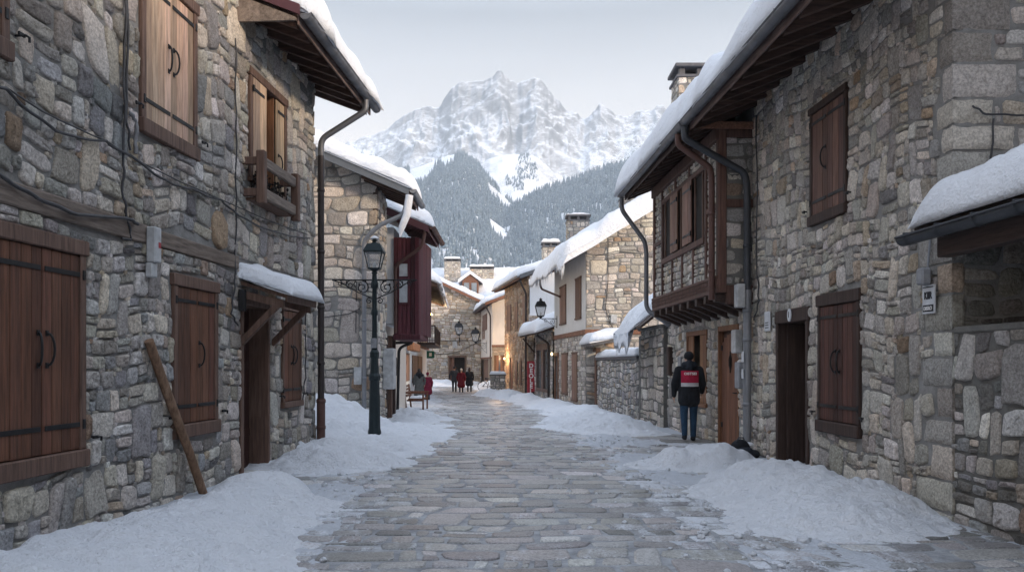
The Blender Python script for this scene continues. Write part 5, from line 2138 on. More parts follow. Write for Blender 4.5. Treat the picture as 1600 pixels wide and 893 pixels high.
for u in (b0, b1 - .13):
    tim(FB, u, u + .13, 3.08, ZT, -.12, .012)
for u in (wua - .1, wub):
    tim(FB, u, u + .1, 3.08, ZT, -.1, .01)
tim(FB, wua, wub, wz0 - .12, wz0, -.1, .03)
tim(FB, wua, wub, wz1, wz1 + .1, -.1, .02)
for k in range(1, 4):
    u = wua + (wub - wua) * k / 4
    tim(FB, u - .045, u + .045, 3.08, wz0 - .12, -.08, .004)
for k in (1, 2):
    u = wua + (wub - wua) * k / 3
    tim(FB, u - .045, u + .045, wz1 + .1, ZT - .2, -.08, .004)
tim(FB, b0 + .13, wua - .1, 4.3, 4.4, -.08, .004)
tim(FB, wub + .1, b1 - .13, 4.3, 4.4, -.08, .004)
tim(FB, b0, b1, ZT - .28, ZT - .05, -.06, .05)
tim(FB, b0, b1, ZB, 3.08, -.14, .03)                    # bottom beam
tim(FB, b0 + .02, b1 - .02, 3.06, 3.12, .0, .05)
for k in range(60):                                     # carved dentils
    u = b0 + .04 + (b1 - b0 - .08) * k / 59
    FB.box(mb, u - .022, u + .022, 2.98, 3.05, .03, .045, .003)
    FB.box(mb, u - .022 + .04, u + .022 + .04, 2.9, 2.965, .03, .045, .003)
tim(FBn, .0, .14, 2.82, 5.75, -.13, .012)
tim(FBn, .14, .62, 4.3, 4.44, -.1, .012)
tim(FBn, .14, .62, 2.62, 2.95, -.1, .02)
tim(FBn, .14, .62, 5.5, 5.75, -.1, .03)
mb.build('bay_timber', m_wood('bay_timber', (.10, .052, .04), 'z', .35, (.2, .13, .11)), bay)
for k in range(9):
    m2 = MB()
    u = b0 + .2 + (b1 - b0 - .4) * k / 8
    q = [(.0, 2.45), (.5, 2.66), (.62, 2.68), (.62, 2.81), (.0, 2.81)]
    p = [FR.pt(u - .07, z, dd_) for dd_, z in q] + [FR.pt(u + .07, z, dd_) for dd_, z in q]
    m2.add(p, [(4, 3, 2, 1, 0), (5, 6, 7, 8, 9)] + [(i, (i + 1) % 5, 5 + (i + 1) % 5, 5 + i) for i in range(5)])
    m2.build('corbel', M['beam_dark'], bay)
mb = MB()
FR.box(mb, b0 + .02, b1 - .02, 2.815, 2.84, .0, .58)
mb.build('bay_floor', M['beam_dark'], bay)
# bay windows: three dark lights, leaves between
xs = [(1038, 1051, 0), (1051, 1062, 1), (1062, 1070, 0), (1070, 1084, 1), (1084, 1098, 0)]
mb = MB()
FB.box(mb, wua + .02, wub - .02, wz0, wz1, -.049, -.036)  # dark sheet whose colour stands in for shade inside the bay
wn = mb.build('window', M['dark_in'], bay)
for xa, xb, s_ in xs:
    ua, ub = sorted((FB.px(xa, 350)[0], FB.px(xb, 350)[0]))
    if s_:
        s = MB()
        leaf(s, FB, ua, ub, wz0 + .01, wz1 - .01, .03, rng, 3)
        s.build('shutter', M['shutter_mid'], wn)
        for z in (wz0 + .18, wz1 - .18):
            h = MB()
            strap(h, FB, ua + .05, ub - .05, z, .062, 1)
            h.build('hinge', M['iron'], wn)
    else:
        s = MB()
        for e in (ua + .02, ub - .06):
            FB.box(s, e, e + .04, wz0, wz1, -.034, .0, .005)
        s.build('window_frame', M['frame_red'], wn)
# roof of the bay house
eave(bayh, FR, FR.uy(20.1), FR.uy(14.2), 1.14, 5.66, .42, 5.2, rng, snow=.66, seed=131, raf=.42, wall_d=.55, lip=.24, endr=.4, back=4, fascia=M['beam_dark'], gut=M['gutter'], wood=M['beam_dark_x'])
chimney(bayh, 4.15, 18.6, 6.5, 8.2, .95, .8, rng, PAL_TAN, .0)
g = FR
downpipe(bayh, [FR.pt(FR.uy(14.5), 5.6, 1.26), FR.pt(FR.uy(14.5), 5.42, 1.26), FR.pt(FR.uy(14.4), 5.0, .72), FR.pt(FR.uy(14.38), 4.8, .7), FR.pt(FR.uy(14.38), 2.7, .7)], .055, M['pipe_red'], [FR.pt(FR.uy(14.38), z, .7) for z in (3.2, 4.2)])
e = FR.uy(20.0)
downpipe(bayh, [FR.pt(e, 5.6, 1.26), FR.pt(e, 5.3, 1.26), FR.pt(e, 4.55, .7), FR.pt(e, 4.3, .66), FR.pt(e, 2.9, .66), FR.pt(e + .3, 2.5, .15)], .055, M['gutter'])
wire(bayh, FR, [(1010, 545), (1060, 492), (1120, 480), (1165, 470)], .014, .06)

# ================================================================== RIGHT: near stone house
bigh = thing('stone_house', 'big rough stone house with dark shutters and an open dark doorway, nearest on the right', 'house', (5, 11.3, 0))
rng = random.Random(67)
q0, q1 = FR.uy(14.25), FR.uy(8.32)
dro = (FR.uy(13.05), FR.uy(11.98), -.1, 2.22)
wl_ = (FR.uy(11.45), FR.uy(10.35), .82, 2.38)
wu_ = (FR.uy(11.72), FR.uy(10.72), 3.68, 5.12)
holes = [(dro[0] - .1, dro[1] + .1, -.5, dro[3] + .2, .9), window_hole(*wl_, fw=.07, lintel=.16, sill=.16), window_hole(*wu_, fw=.07, lintel=.1, sill=.14)]
FC = F(FR.pt(q1, 0, 0), (.0465 * 0, -1))        # side wall towards the camera
quoins = []
z = -.2
k = 0
quo = MB()
while z < 7.4:
    h_ = rng.uniform(.26, .42)
    la, lb = (rng.uniform(.5, .7), rng.uniform(.28, .4)) if k % 2 else (rng.uniform(.28, .4), rng.uniform(.5, .75))
    if z > 3.2:
        la *= .5
        lb *= 1.05
    if z < 2.8:
        lb = .12
    quoins.append((z, z + h_, la, lb))
    z += h_
    k += 1
hq = [(q1 - la, q1 + .2, a + .0, b) for a, b, la, lb in quoins]
hc = [(-.2, lb, a, b) for a, b, la, lb in quoins]
mb = MB()
panel(mb, FR, rect(q0, q1, -.5, 6.3), holes)
rubble(mb, FR.pt, rect(q0, q1, -.3, 6.3), [h[:4] for h in holes] + hq, rng, PAL_TAN, (.14, .29), (.65, 1.6), joint=.02, relief=.038, chink=.3, warp=.06, square=(3.4, 8), jit=.055, kw=dict(k_tall=.14, k_split=.24, k_stack=.2))
gout = [(0, -.5), (7, -.5), (7, 8.6), (0, 6.2)]
panel(mb, FC, gout, [])
rubble(mb, FC.pt, [(0, 2.9), (2.6, 2.9), (2.6, 7.1), (0, 6.2)], hc, rng, PAL_GREY, (.18, .36), (.9, 2.2), joint=.024, relief=.045, warp=.06, square=(3.4, 8))
for a, b, la, lb in quoins:
    cc = pick(PAL_TAN if rng.random() < .6 else PAL_PALE, rng)
    col = (*cc, 0)
    g_ = .014
    # one block wrapping the corner: subdivided and roughened
    n_ = 7
    for f_, l0, l1 in ((FR, q1 - la + g_, q1 + .03), (FC, -.03, lb - g_)):
        vs = []
        for i in range(n_ + 1):
            for j in range(n_ + 1):
                u = l0 + (l1 - l0) * i / n_
                zz = a + g_ + (b - a - 2 * g_) * j / n_
                ed = min(i, n_ - i, 99) if f_ is None else min(j, n_ - j)
                eo = (i if f_ is FR else n_ - i)
                m_ = min(ed, eo)
                dpt = .035 + float(fbm(u * 4 + 31, zz * 4, 3, 7)) * .012 - (.03 if m_ == 0 else (.006 if m_ == 1 else 0))
                if (i == n_ and f_ is FR) or (i == 0 and f_ is FC):
                    u = l1 if f_ is FR else l0
                    dpt = .03
                vs.append(f_.pt(u + rng.uniform(-.006, .006), zz + rng.uniform(-.006, .006), dpt))
        fs = [(i * (n_ + 1) + j, (i + 1) * (n_ + 1) + j, (i + 1) * (n_ + 1) + j + 1, i * (n_ + 1) + j + 1) for i in range(n_) for j in range(n_)]
        mb.add(vs, fs, 1, True, col)
mb.add([FR.pt(q0, -.5), FR.pt(q0, 6.3), FR.pt(q0, 8.6, -7), FR.pt(q0, -.5, -7)], [(0, 1, 2, 3)])
mb.add([FR.pt(q0, -.5, -7), FR.pt(q0, 8.6, -7), FR.pt(q1, 8.6, -7), FR.pt(q1, -.5, -7)], [(0, 1, 2, 3)])
mb.build('wall', [M['mortar'], M['stone']], bigh)
shutter_window(bigh, FR, *wl_, rng, M['shutter_dark'], M['frame_dark'], fw=.07, lintel=.16, sill=.16, d=.0, n=4)
shutter_window(bigh, FR, *wu_, rng, m_wood('shutter_brown', (.15, .08, .062), 'z', .35, (.25, .17, .14)), M['frame_dark'], fw=.07, lintel=.1, sill=.14, d=.0, n=3, pulls=(1, 0))
a, b, c, d = dro
mb = MB()
FR.box(mb, a - .1, a, c, d, -.25, .03, .01)
FR.box(mb, b, b + .1, c, d, -.25, .03, .01)
FR.box(mb, a - .12, b + .12, d, d + .2, -.25, .04, .01)
dw = mb.build('door', M['frame_dark'], bigh)
mb = MB()
mb.box(FR.pt(a + .04, (c + d) / 2, -.5), (.05, .8, d - c), FR.M, 0, .006)
mb.build('door_leaf', M['frame_dark'], dw)
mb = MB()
FR.box(mb, a, b, c, d, -.89, -.86)  # dark sheet at the back, painting the doorway's inner shade
mb.build('room_shade_panel', M['dark_in'], dw)
mb = MB()
FR.box(mb, a - .15, b + .15, -.3, .05, -.3, .12, .02, tone=(.4, .39, .37, 0))
mb.build('step', M['stone'], dw)
eave(bigh, FR, FR.uy(14.15), FR.uy(7.9), 1.12, 5.68, .4, 5.2, rng, snow=.62, seed=141, raf=.5, lip=.22, endr=.3, back=4, fascia=M['fascia'], wood=M['beam_dark_x'])
mb = MB()
FR.box(mb, FR.uy(14.15) - .06, FR.uy(14.15), 5.62, 5.74, .0, 1.1, .01)
mb.build('end_rafter', M['beam_red'], bigh)
u = FR.uy(14.12)
downpipe(bigh, [FR.pt(u, 5.62, 1.24), FR.pt(u, 5.42, 1.24), FR.pt(u, 4.85, .2), FR.pt(u, 4.6, .16), FR.pt(u, 2.8, .16)], .06, M['gutter_dark'], [FR.pt(u, 3.6, .16)])
downpipe(bigh, [FR.pt(u, 2.85, .16), FR.pt(u, 1.5, .16), FR.pt(u, .2, .16), FR.pt(u + .08, .08, .42)], .07, M['pipe_grey'], [FR.pt(u, z, .16) for z in (.9, 2.0, 2.5)])
mb = MB()
FR.box(mb, u - .06, u + .06, 1.62, 1.8, .236, .241)
FR.box(mb, u - .06, u + .04, 1.34, 1.5, .236, .241)
mb.build('pipe_sticker', M['sign_white'], bigh)
mb = MB()
FR.box(mb, u - .1, u + .1, 2.55, 2.95, .22, .36, .015)
mb.build('junction_box', M['box_white'], bigh)
wire(bigh, FR, [(1182, 180), (1183, 420), (1186, 470), (1178, 500)], .012, .06)
wire(bigh, FC, [(1520, 165), (1540, 178), (1600, 180)], .01, .07)
wire(bigh, FC, [(1553, 185), (1548, 260), (1544, 300)], .01, .07)
m = MB()
FR.box(m, FR.uy(8.75), FR.uy(8.62), 2.42, 2.6, .05, .16, .02)
m.tube([FR.pt(FR.uy(8.66), 2.55, .08), FR.pt(FR.uy(8.64), 2.9, .06)], .012, 6)
m.build('outlet_box', M['box_grey'], bigh)
# plates
pt_ = thing('street_plate', 'upright white street plate with a black lower band, by the porch corner', 'sign', tuple(FR.pt(FR.uy(8.66), 2.28, .05)))
Fp = F(FR.pt(FR.uy(8.66), 0, .05), FR.n)
mb = MB()
Fp.box(mb, -.115, .115, 2.12, 2.42, .0, .02, .004)
mb.build('plate', M['sign_white'], pt_)
mb = MB()
for q in ((-.1, .1, 2.14, 2.205), (-.1, .1, 2.392, 2.402), (-.1, .1, 2.205, 2.212)):
    Fp.box(mb, *q, .0202, .0225)
mb.build('plate_band', M['ink'], pt_)
text(pt_, 'KIIR', Fp, 0, 2.305, .023, .11, M['ink'], 'lettering', .75, 0, .002)
text(pt_, 'DISRO', Fp, 0, 2.172, .026, .055, M['letter_white'], 'lettering', 1.0, 0, .001)
pt_ = thing('house_plate', 'small white notice plate beside the open dark doorway', 'sign', tuple(FR.pt(FR.uy(13.4), 2.2, .05)))
Fp = F(FR.pt(FR.uy(13.42), 0, .05), FR.n)
mb = MB()
Fp.box(mb, -.12, .12, 2.12, 2.44, 0, .02, .004)
mb.build('plate', M['sign_white'], pt_)
mb = MB()
for z in (2.17, 2.21, 2.25):
    Fp.box(mb, -.08, .07, z, z + .015, .0202, .022)
mb.build('text_line', M['ink'], pt_)
pt_ = thing('number_plate', 'oval white number plate on the lintel of the open dark doorway', 'sign', tuple(FR.pt((dro[0] + dro[1]) / 2, 2.33, .05)))
Fp = F(FR.pt((dro[0] + dro[1]) / 2, 0, .045), FR.n)
mb = MB()
mb.prism([(.07 * math.cos(2 * PI * k / 20), 2.33 + .1 * math.sin(2 * PI * k / 20)) for k in range(20)], Fp.pt, 0, .015)
mb.build('plate', M['sign_white'], pt_)
text(pt_, '1', Fp, 0, 2.33, .018, .13, M['ink'], 'lettering')

# ================================================================== RIGHT: porch house at the frame edge
por = thing('porch_house', 'low stone porch with a snow-laden dark gutter roof, at the right edge', 'porch', (5, 6.3, 0))
rng = random.Random(71)
a0, a1 = FR.uy(8.3), FR.uy(2.8)
mb = MB()
panel(mb, FR, rect(a0, a1, -.5, 1.9), [])
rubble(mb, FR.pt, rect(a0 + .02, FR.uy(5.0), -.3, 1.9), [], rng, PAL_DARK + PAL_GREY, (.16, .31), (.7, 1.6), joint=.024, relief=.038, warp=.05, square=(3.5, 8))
mb.box(FR.pt((a0 + a1) / 2, .69, -.23), (a1 - a0 - .02, .42, 2.38), FR.M)
mb.box(FR.pt((a0 + a1) / 2, 1.93, -.22), (a1 - a0 - .02, .5, .07), FR.M, 0, .02)
mb.box((8.2, -4.0, 3.9), (4.2, 24.4, 8.8))  # unseen house body, added to keep the low sun off the street
mb.box((5.3, 3.0, 1.4), (1.55, .3, 3.4))  # unseen end wall, added to keep light out of the porch
Fi = F((6.09, 8.2), (-1, 0))
rubble(mb, Fi.pt, rect(0, 4.5, 0, 3.4), [], rng, PAL_DARK, (.16, .34), (.9, 2), n=9)  # dark palette paints in the shade on the porch's back wall
rubble(mb, FC.off(.0).pt, rect(0.1, 1.9, 0, 2.95), [], rng, PAL_DARK, (.16, .34), (.9, 2), n=9)  # side wall stones under the porch roof darkened to paint its shade
mb.build('wall', [M['mortar_dark'], M['stone']], por)
mb = MB()
FR.box(mb, FR.uy(8.0), a1, 2.62, 2.82, .22, .36, .01)
for y in (5.4, 3.0):
    mb.box(FR.pt(FR.uy(y), 2.3, -.1), (.18, .18, .72), FR.M, 0, .01)
mb.build('porch_beam', M['beam_dark'], por)
ro = MB()
roof_slab(ro, FR, FR.uy(8.22), a1, .46, 2.86, .47, 2.2, .08)
ro.build('roof', M['beam_dark'], por)
g = MB()
half_gutter(g, FR, FR.uy(8.28), a1, .54, 2.85, .085, .55)
g.build('gutter', M['gutter_dark'], por)
snow_slab(FR, FR.uy(8.24), a1, .5, 2.94, .47, 2.15, .34, 151, lip=.03, res=.07, endr=.3, lump=.05).build('roof_snow', M['snow'], por)
mb = MB()
A = [(6.0, -16.3, 8.3), (10.4, -16.3, 8.3), (10.4, 8.3, 8.3), (6.0, 8.3, 8.3)]
mb.hexa(A + [(x, y, z + .3) for x, y, z in A])
mb.build('sun_block_roof', M['slate'], por)  # top of the unseen body added to block the sun

# ================================================================== GROUND, ROAD, SNOW
def grid_mesh(name, X, Y, Z, mat, keep=None, smooth=True, cols=None):
    ny, nx = X.shape
    idx = np.arange(nx * ny).reshape(ny, nx)
    q = np.stack([idx[:-1, :-1], idx[:-1, 1:], idx[1:, 1:], idx[1:, :-1]], -1).reshape(-1, 4)
    if keep is not None:
        k = (keep[:-1, :-1] | keep[:-1, 1:] | keep[1:, 1:] | keep[1:, :-1]).ravel()
        q = q[k]
    V = np.stack([X, Y, Z], -1).reshape(-1, 3)
    used = np.unique(q)
    mp = np.full(len(V), -1)
    mp[used] = np.arange(len(used))
    V = V[used]
    q = mp[q]
    me = bpy.data.meshes.new(name)
    me.vertices.add(len(V))
    me.vertices.foreach_set('co', V.astype(np.float32).ravel())
    me.loops.add(q.size)
    me.polygons.add(len(q))
    me.loops.foreach_set('vertex_index', q.astype(np.int32).ravel())
    me.polygons.foreach_set('loop_start', np.arange(0, q.size, 4, dtype=np.int32))
    me.polygons.foreach_set('loop_total', np.full(len(q), 4, np.int32))
    me.update(calc_edges=True)
    me.validate()
    me.polygons.foreach_set('use_smooth', np.full(len(me.polygons), smooth))
    me.materials.append(mat)
    o = bpy.data.objects.new(name, me)
    COL.objects.link(o)
    return o


zgv = np.vectorize(zg, otypes=[float])
cxv = np.vectorize(cx, otypes=[float])

ys = np.concatenate([np.array([-85., -20, 0]), np.linspace(2, 100, 60), np.array([140., 250, 400, 700, 1200, 2000, 3300])])
xs_ = np.array([-2600, -900, -200, -40, -12, -6, 0, 6, 12, 40, 200, 900, 2600.])
X, Y = np.meshgrid(xs_, ys)
Z = zgv(Y) - .06
o = grid_mesh('ground', X, Y, Z, M['snow_ground'])
o['kind'] = 'structure'

# paved street; swept patches: x, y, half-widths
BARE = [(-3.2, 11.2, 1.2, .5), (-3.6, 12.6, .6, .7), (3.9, 6.9, .9, 1.3), (3.9, 12.0, 1.2, .4), (3.2, 15.2, 1.4, .9), (3.4, 18.0, .9, .9)]
rng = random.Random(101)


def rpt(u, v, d):
    return Vector((cx(v) + u, v, zg(v) + d))


def frost(u, v, r):
    s = abs(u - .1)
    f = .34 + .56 * smooth(.8, 2.4, s) + .14 * smooth(10, 24, v) + r.uniform(-.22, .22)
    for bx, by, rx, ry in BARE:
        f -= .75 * math.exp(-1.1 * (((cx(v) + u - bx) / rx) ** 2 + ((v - by) / ry) ** 2))
    return max(0, min(1, f))


mb = MB()
nn = 60
vv = [2 + 76 * k / nn for k in range(nn + 1)]
vs = []
for v in vv:
    for u in (-6.0, -3, 0, 3, 6.5):
        vs.append(rpt(u, v, 0))
mb.add(vs, [(i * 5 + j, i * 5 + j + 1, (i + 1) * 5 + j + 1, (i + 1) * 5 + j) for i in range(nn) for j in range(4)], 0, True, (.2, .2, .2, .2))
rubble(mb, rpt, rect(-4.4, 4.9, 4.5, 30), [], rng, PAL_ROAD, (.24, .42), (.95, 1.9), joint=.036, relief=.011, warp=.06, n=14, mi=1, rough=.35, square=(4, 10), kw=dict(k_tall=.03, k_split=.06, k_stack=.1), frost=frost, jit=.03)
rubble(mb, rpt, rect(-3.6, 3.6, 30.05, 62), [], rng, PAL_ROAD, (.35, .6), (1.2, 2.6), joint=.05, relief=.011, warp=.06, n=8, mi=1, rough=.35, square=(3, 7), kw=dict(k_tall=.03, k_split=.05, k_stack=.05), frost=frost, jit=.03)
o = mb.build('road', [M['grit'], M['road']])
o['kind'] = 'structure'

# trodden snow lying over the paving


def ground_snow(x, y):
    s = np.abs(x - cxv(y) - .1 + .35 * fbm(y * .25, x * 0 + 2, 2, 4))
    S = np.clip((s - .95) / 1.75, 0, 1)
    S = S * S * (3 - 2 * S)
    h = -.029 + .052 * S
    for bx, by, rx, ry in BARE:
        r2 = ((x - bx) / rx) ** 2 + ((y - by) / ry) ** 2
        h = h - .065 * np.exp(-r2 * 1.2)
    far = np.clip((y - 12) / 14, 0, 1)
    h = h + .002 * far
    h = h + .011 * fbm(x * 1.3, y * .45, 4, 11) + .011 * fbm(x * 5, y * 1.6, 4, 13) + .008 * fbm(x * 13, y * 6, 3, 15)
    return h


for k, (y0_, y1_, ry_, rx_) in enumerate(((4.4, 13, .035, .035), (13, 26, .07, .06), (26, 78, .2, .12))):
    X, Y = np.meshgrid(np.arange(-5.2, 5.6, rx_), np.arange(y0_, y1_ + ry_, ry_))
    Xw = X + np.where(Y > 20, cxv(Y) + .35, 0)
    if k == 0:
        parts_s = []
    h = ground_snow(Xw, Y)
    parts_s.append((Xw, Y, h))
objs = []
for k, (X, Y, h) in enumerate(parts_s):
    oo = grid_mesh('trodden_snow', X, Y, zgv(Y) + h, M['snow_ground'], keep=h > -.034)
    objs.append(oo)
ctx_me = bpy.data.meshes.new('trodden_snow')
import bmesh
bm = bmesh.new()
for oo in objs:
    bm.from_mesh(oo.data)
bm.to_mesh(ctx_me)
bm.free()
ctx_me.materials.clear()
ctx_me.materials.append(M['snow_ground'])
ctx_me.polygons.foreach_set('use_smooth', np.full(len(ctx_me.polygons), True))
for oo in objs:
    bpy.data.objects.remove(oo)
o = bpy.data.objects.new('snow', ctx_me)
COL.objects.link(o)
o['kind'] = 'stuff'


def bank(label, blobs, seed, res=.045, lump=.05, base=None, fine=.016):
    x0 = min(b[0] - 1.5 * b[2] for b in blobs) - .4
    x1 = max(b[0] + 1.5 * b[2] for b in blobs) + .4
    y0 = min(b[1] - 1.5 * b[3] for b in blobs) - .4
    y1 = max(b[1] + 1.5 * b[3] for b in blobs) + .4
    X, Y = np.meshgrid(np.arange(x0, x1, res), np.arange(y0, y1, res))
    H = np.full(X.shape, -.3)
    wx = .22 * fbm(X * .9, Y * .9, 3, seed) + .07 * fbm(X * 4, Y * 4, 2, seed + 9)
    wy = .22 * fbm(X * .9, Y * .9, 3, seed + 2) + .07 * fbm(X * 4, Y * 4, 2, seed + 5)
    for (bx, by, rx, ry, h, pw) in blobs:
        r = np.sqrt(((X + wx * min(1, rx) - bx) / rx) ** 2 + ((Y + wy * min(1, ry) - by) / ry) ** 2)
        p = np.clip(1 - r ** 2, 0, 1) ** pw * h - np.clip(r - 1, 0, 3) * .4
        # smooth union
        sk = .05 * np.clip((1.4 - r) / .4, 0, 1) - .5 * np.clip(r - 1.4, 0, 1)
        p = np.maximum(p, sk)
        H = np.where(np.maximum(H, p) > -.05, np.log(np.exp(H * 14) + np.exp(p * 14)) / 14, np.maximum(H, p))
    a = np.clip(H / .16, .3, 1)
    H = H + a * (.05 * np.abs(vnoise(X * 3.1, Y * 3.1, seed + 6)) + .03 * np.abs(vnoise(X * 7.3, Y * 7.3, seed + 7)) - .03 + lump * fbm(X * 1.6, Y * 1.6, 4, seed + 3) + fine * 1.3 * fbm(X * 7, Y * 7, 4, seed + 4)) - .04
    H = np.maximum(H, -.05)
    o = grid_mesh('snow_bank', X, Y, zgv(Y) + H, M['snow_bank'], keep=H > -.045)
    b0 = blobs[0]
    recenter(o, (b0[0], b0[1], zg(b0[1])))
    return tag(o, label, 'snow bank')


bank('long smooth snow bank lying against the near left house, in front of its door', [(-3.0, 9.5, .85, 1.15, .36, .8), (-3.0, 8.1, .85, 1.5, .36, .7), (-2.95, 6.7, 1.0, 1.7, .33, .65), (-3.1, 5.2, 1.35, 1.4, .3, .6)], 3, .035, .035, fine=.012)
bank('broad deep snow bank around the foot of the street lamp', [(-4.6, 19.9, 1.7, 2.3, .9, .9), (-4.1, 17.9, 1.5, 3.0, .34, .8), (-2.9, 16.9, 1.3, 2.6, .14, .8), (-3.0, 14.8, 1.2, 1.9, .3, .6), (-3.0, 12.7, .85, .7, .32, .45), (-2.4, 12.9, .75, .7, .24, .5), (-4.4, 16.5, 1.4, 3.5, .6, .8), (-2.4, 19.8, 1.0, 2.4, .14, .8)], 5, .05, .06)
bank('small snow heap at the foot of the wooden bench', [(-3.2, 25.3, .95, 1.2, .32, .8), (-3.6, 27.6, .8, 1.6, .2, .8), (-2.5, 23.6, .9, 1.5, .12, .8)], 7, .06, .04)
bank('mid-sized rounded snow heap beside the person facing the wall', [(2.95, 12.85, .75, .7, .42, .85), (2.5, 12.75, .55, .5, .16, .8), (3.4, 12.6, .5, .5, .18, .8)], 9, .035, .04)
bank('big rough snow bank below the dark window of the near right house', [(3.7, 10.9, .85, 1.25, .34, .7), (3.6, 9.4, .9, 1.3, .34, .65), (3.3, 8.5, .85, 1.0, .24, .7), (3.0, 10.2, .65, 1.3, .16, .8), (3.6, 8.0, .45, .5, .12, .8)], 11, .035, .05, fine=.024)
bank('wide snow heap at the foot of the yard wall and gate pillar', [(2.2, 20.6, 1.05, 1.8, .46, .8), (2.7, 19.9, .9, 1.5, .3, .8), (1.6, 22.6, .9, 2.0, .26, .8)], 13, .05, .05)
bank('long snow ridge along the icicle house, annex and red sign', [(2.3, 27.5, .9, 5.0, .3, .8), (1.6, 34, .9, 5.0, .32, .8), (.75, 41, .9, 5.0, .38, .8), (-.3, 46.5, 1.0, 3.5, .42, .8), (-1.3, 49.5, 1.2, 2.0, .42, .8)], 15, .09, .06)
bank('low snow bank along the bottom of the end gable', [(-6.5, 66.5, 2.6, 2.2, .5, .8), (-3.6, 65.0, 1.4, 2.0, .4, .8), (-1.6, 60, 1.2, 4.0, .55, .8)], 17, .12, .08)
bank('snow heap between the bench and the balcony house', [(-4.5, 31.5, .7, 1.8, .3, .8), (-5.0, 37, .5, 3, .18, .8)], 19, .08, .05)

# clods of snow kicked off the banks on to the paving
mb = MB()
rc = random.Random(313)
for k in range(420):
    side = rc.choice((-1, 1))
    y = rc.uniform(5.2, 22)
    x = cx(y) + side * abs(rc.gauss(2.15, .45))
    r = min(.06, .012 + abs(rc.gauss(0, .016)))
    if rc.random() < .03:
        r *= 1.6
    gz = zg(y) + max(.008, float(ground_snow(np.array([x]), np.array([y]))[0]))
    c0 = len(mb.v)
    mb.ball((x, y, gz + r * .3), (r * rc.uniform(.8, 1.4), r * rc.uniform(.8, 1.4), r * rc.uniform(.6, .9)), 7, 5)
    for i in range(c0, len(mb.v)):
        mb.v[i] = tuple(q + rc.uniform(-.22, .22) * r for q in mb.v[i])
o = mb.build('snow_clods', M['snow_bank'])
o['kind'] = 'stuff'

# ================================================================== STREET FURNITURE
LX, LY = -3.1, 18.6
lamp = thing('street_lamp', 'tall dark iron street lamp with scrolled crossbar standing in the snow bank', 'street lamp', (LX, LY, 0))
mb = MB()
mb.lathe([(.15, -.1), (.15, .12), (.13, .2), (.12, .9), (.105, 1.25), (.13, 1.28), (.13, 1.36), (.1, 1.42), (.085, 1.75), (.105, 1.8), (.105, 1.88), (.07, 1.95)], (LX, LY, 0), 8, smooth=False)
mb.build('lamp_base', M['green_iron'], lamp)
mb = MB()
mb.lathe([(.07, 1.94), (.06, 2.1), (.056, 2.7), (.075, 2.74), (.075, 2.8), (.056, 2.86), (.05, 3.3), (.085, 3.34), (.085, 3.42), (.06, 3.5), (.05, 3.62), (.07, 3.66), (.045, 3.7)], (LX, LY, 0), 12)
mb.build('post', M['green_iron'], lamp)
FLm = F((LX, LY), (0, -1))
for s in (-1, 1):
    mb = MB()
    P = lambda a, b, s=s: FLm.pt(s * a, 3.5 + b, 0)
    mb.tube([P(.03, 0), P(.95, 0)], .018, 6)
    scroll(mb, P, (.27, -.17), .15, 1.5, PI / 2, 1, .014)
    scroll(mb, P, (.55, -.11), .095, 1.4, PI / 2, -1, .012)
    scroll(mb, P, (.78, -.07), .06, 1.3, PI / 2, 1, .011)
    mb.tube([P(.05, -.42), P(.16, -.36), P(.36, -.28), P(.5, -.2), P(.7, -.08), P(.92, -.01)], .014, 6)
    scroll(mb, P, (.12, -.47), .07, 1.2, PI * .6, -1, .011)
    mb.tube([P(.42, -.02), P(.46, -.1), P(.42, -.17)], .012, 6)
    for q in ((.34, -.1), (.62, -.05), (.2, -.03)):
        mb.ball(P(*q), (.022, .018, .03), 8, 6)
    mb.build('scroll_arm', M['iron'], lamp)
lantern(lamp, (LX, LY, 3.66), .74, M['green_iron'])
mb = MB()
FLm.box(mb, -.07, .06, 1.98, 2.2, .07, .1, .01)
mb.build('inspection_plate', M['box_grey'], lamp)
mb = MB()
mb.lathe([(.1, 0), (.09, .03), (.05, .06), (.01, .075)], (LX, LY, 4.41), 10)
mb.build('snow_cap', M['snow'], lamp)

lamp.location = (-2.8, 16.8, .1)
lamp.scale = (.912, .912, .912)

# bench, its side to the camera
bx_, by_, bz_ = -3.52, 30.6, zg(30.6)
bench = thing('park_bench', 'brown wooden bench with armrests standing in snow beside the street', 'bench', (bx_, by_, bz_))
wm = M['shutter_red']
mb = MB()
for k in range(5):
    mb.box((bx_ - .2 + k * .11, by_, bz_ + .44), (.085, 1.5, .035), None, 0, .006)
mb.build('seat', wm, bench)
mb = MB()
for k in range(4):
    mb.box((bx_ - .31 - k * .025, by_, bz_ + .56 + k * .11), (.03, 1.5, .085), Matrix.Rotation(-.22, 3, 'Y'), 0, .006)
mb.build('backrest', wm, bench)
for s in (-1, 1):
    for fx, h_ in ((.3, .64), (-.3, .95)):
        mb = MB()
        y = by_ + s * .72
        if fx > 0:
            mb.box((bx_ + fx, y, bz_ + h_ / 2 - .02), (.06, .06, h_), None, 0, .006)
        else:
            mb.hexa([Vector((bx_ - .30 + a, y + b, bz_ - .05)) for a, b in ((-.03, -.03), (.03, -.03), (.03, .03), (-.03, .03))] + [Vector((bx_ - .40 + a, y + b, bz_ + h_)) for a, b in ((-.03, -.03), (.03, -.03), (.03, .03), (-.03, .03))])
        mb.build('leg', wm, bench)
    mb = MB()
    mb.box((bx_, by_ + s * .72, bz_ + .66), (.74, .065, .05), None, 0, .008)
    mb.build('armrest', wm, bench)
    mb = MB()
    mb.box((bx_, by_ + s * .72, bz_ + .39), (.58, .05, .06), None, 0, .006)
    mb.build('rail', wm, bench)
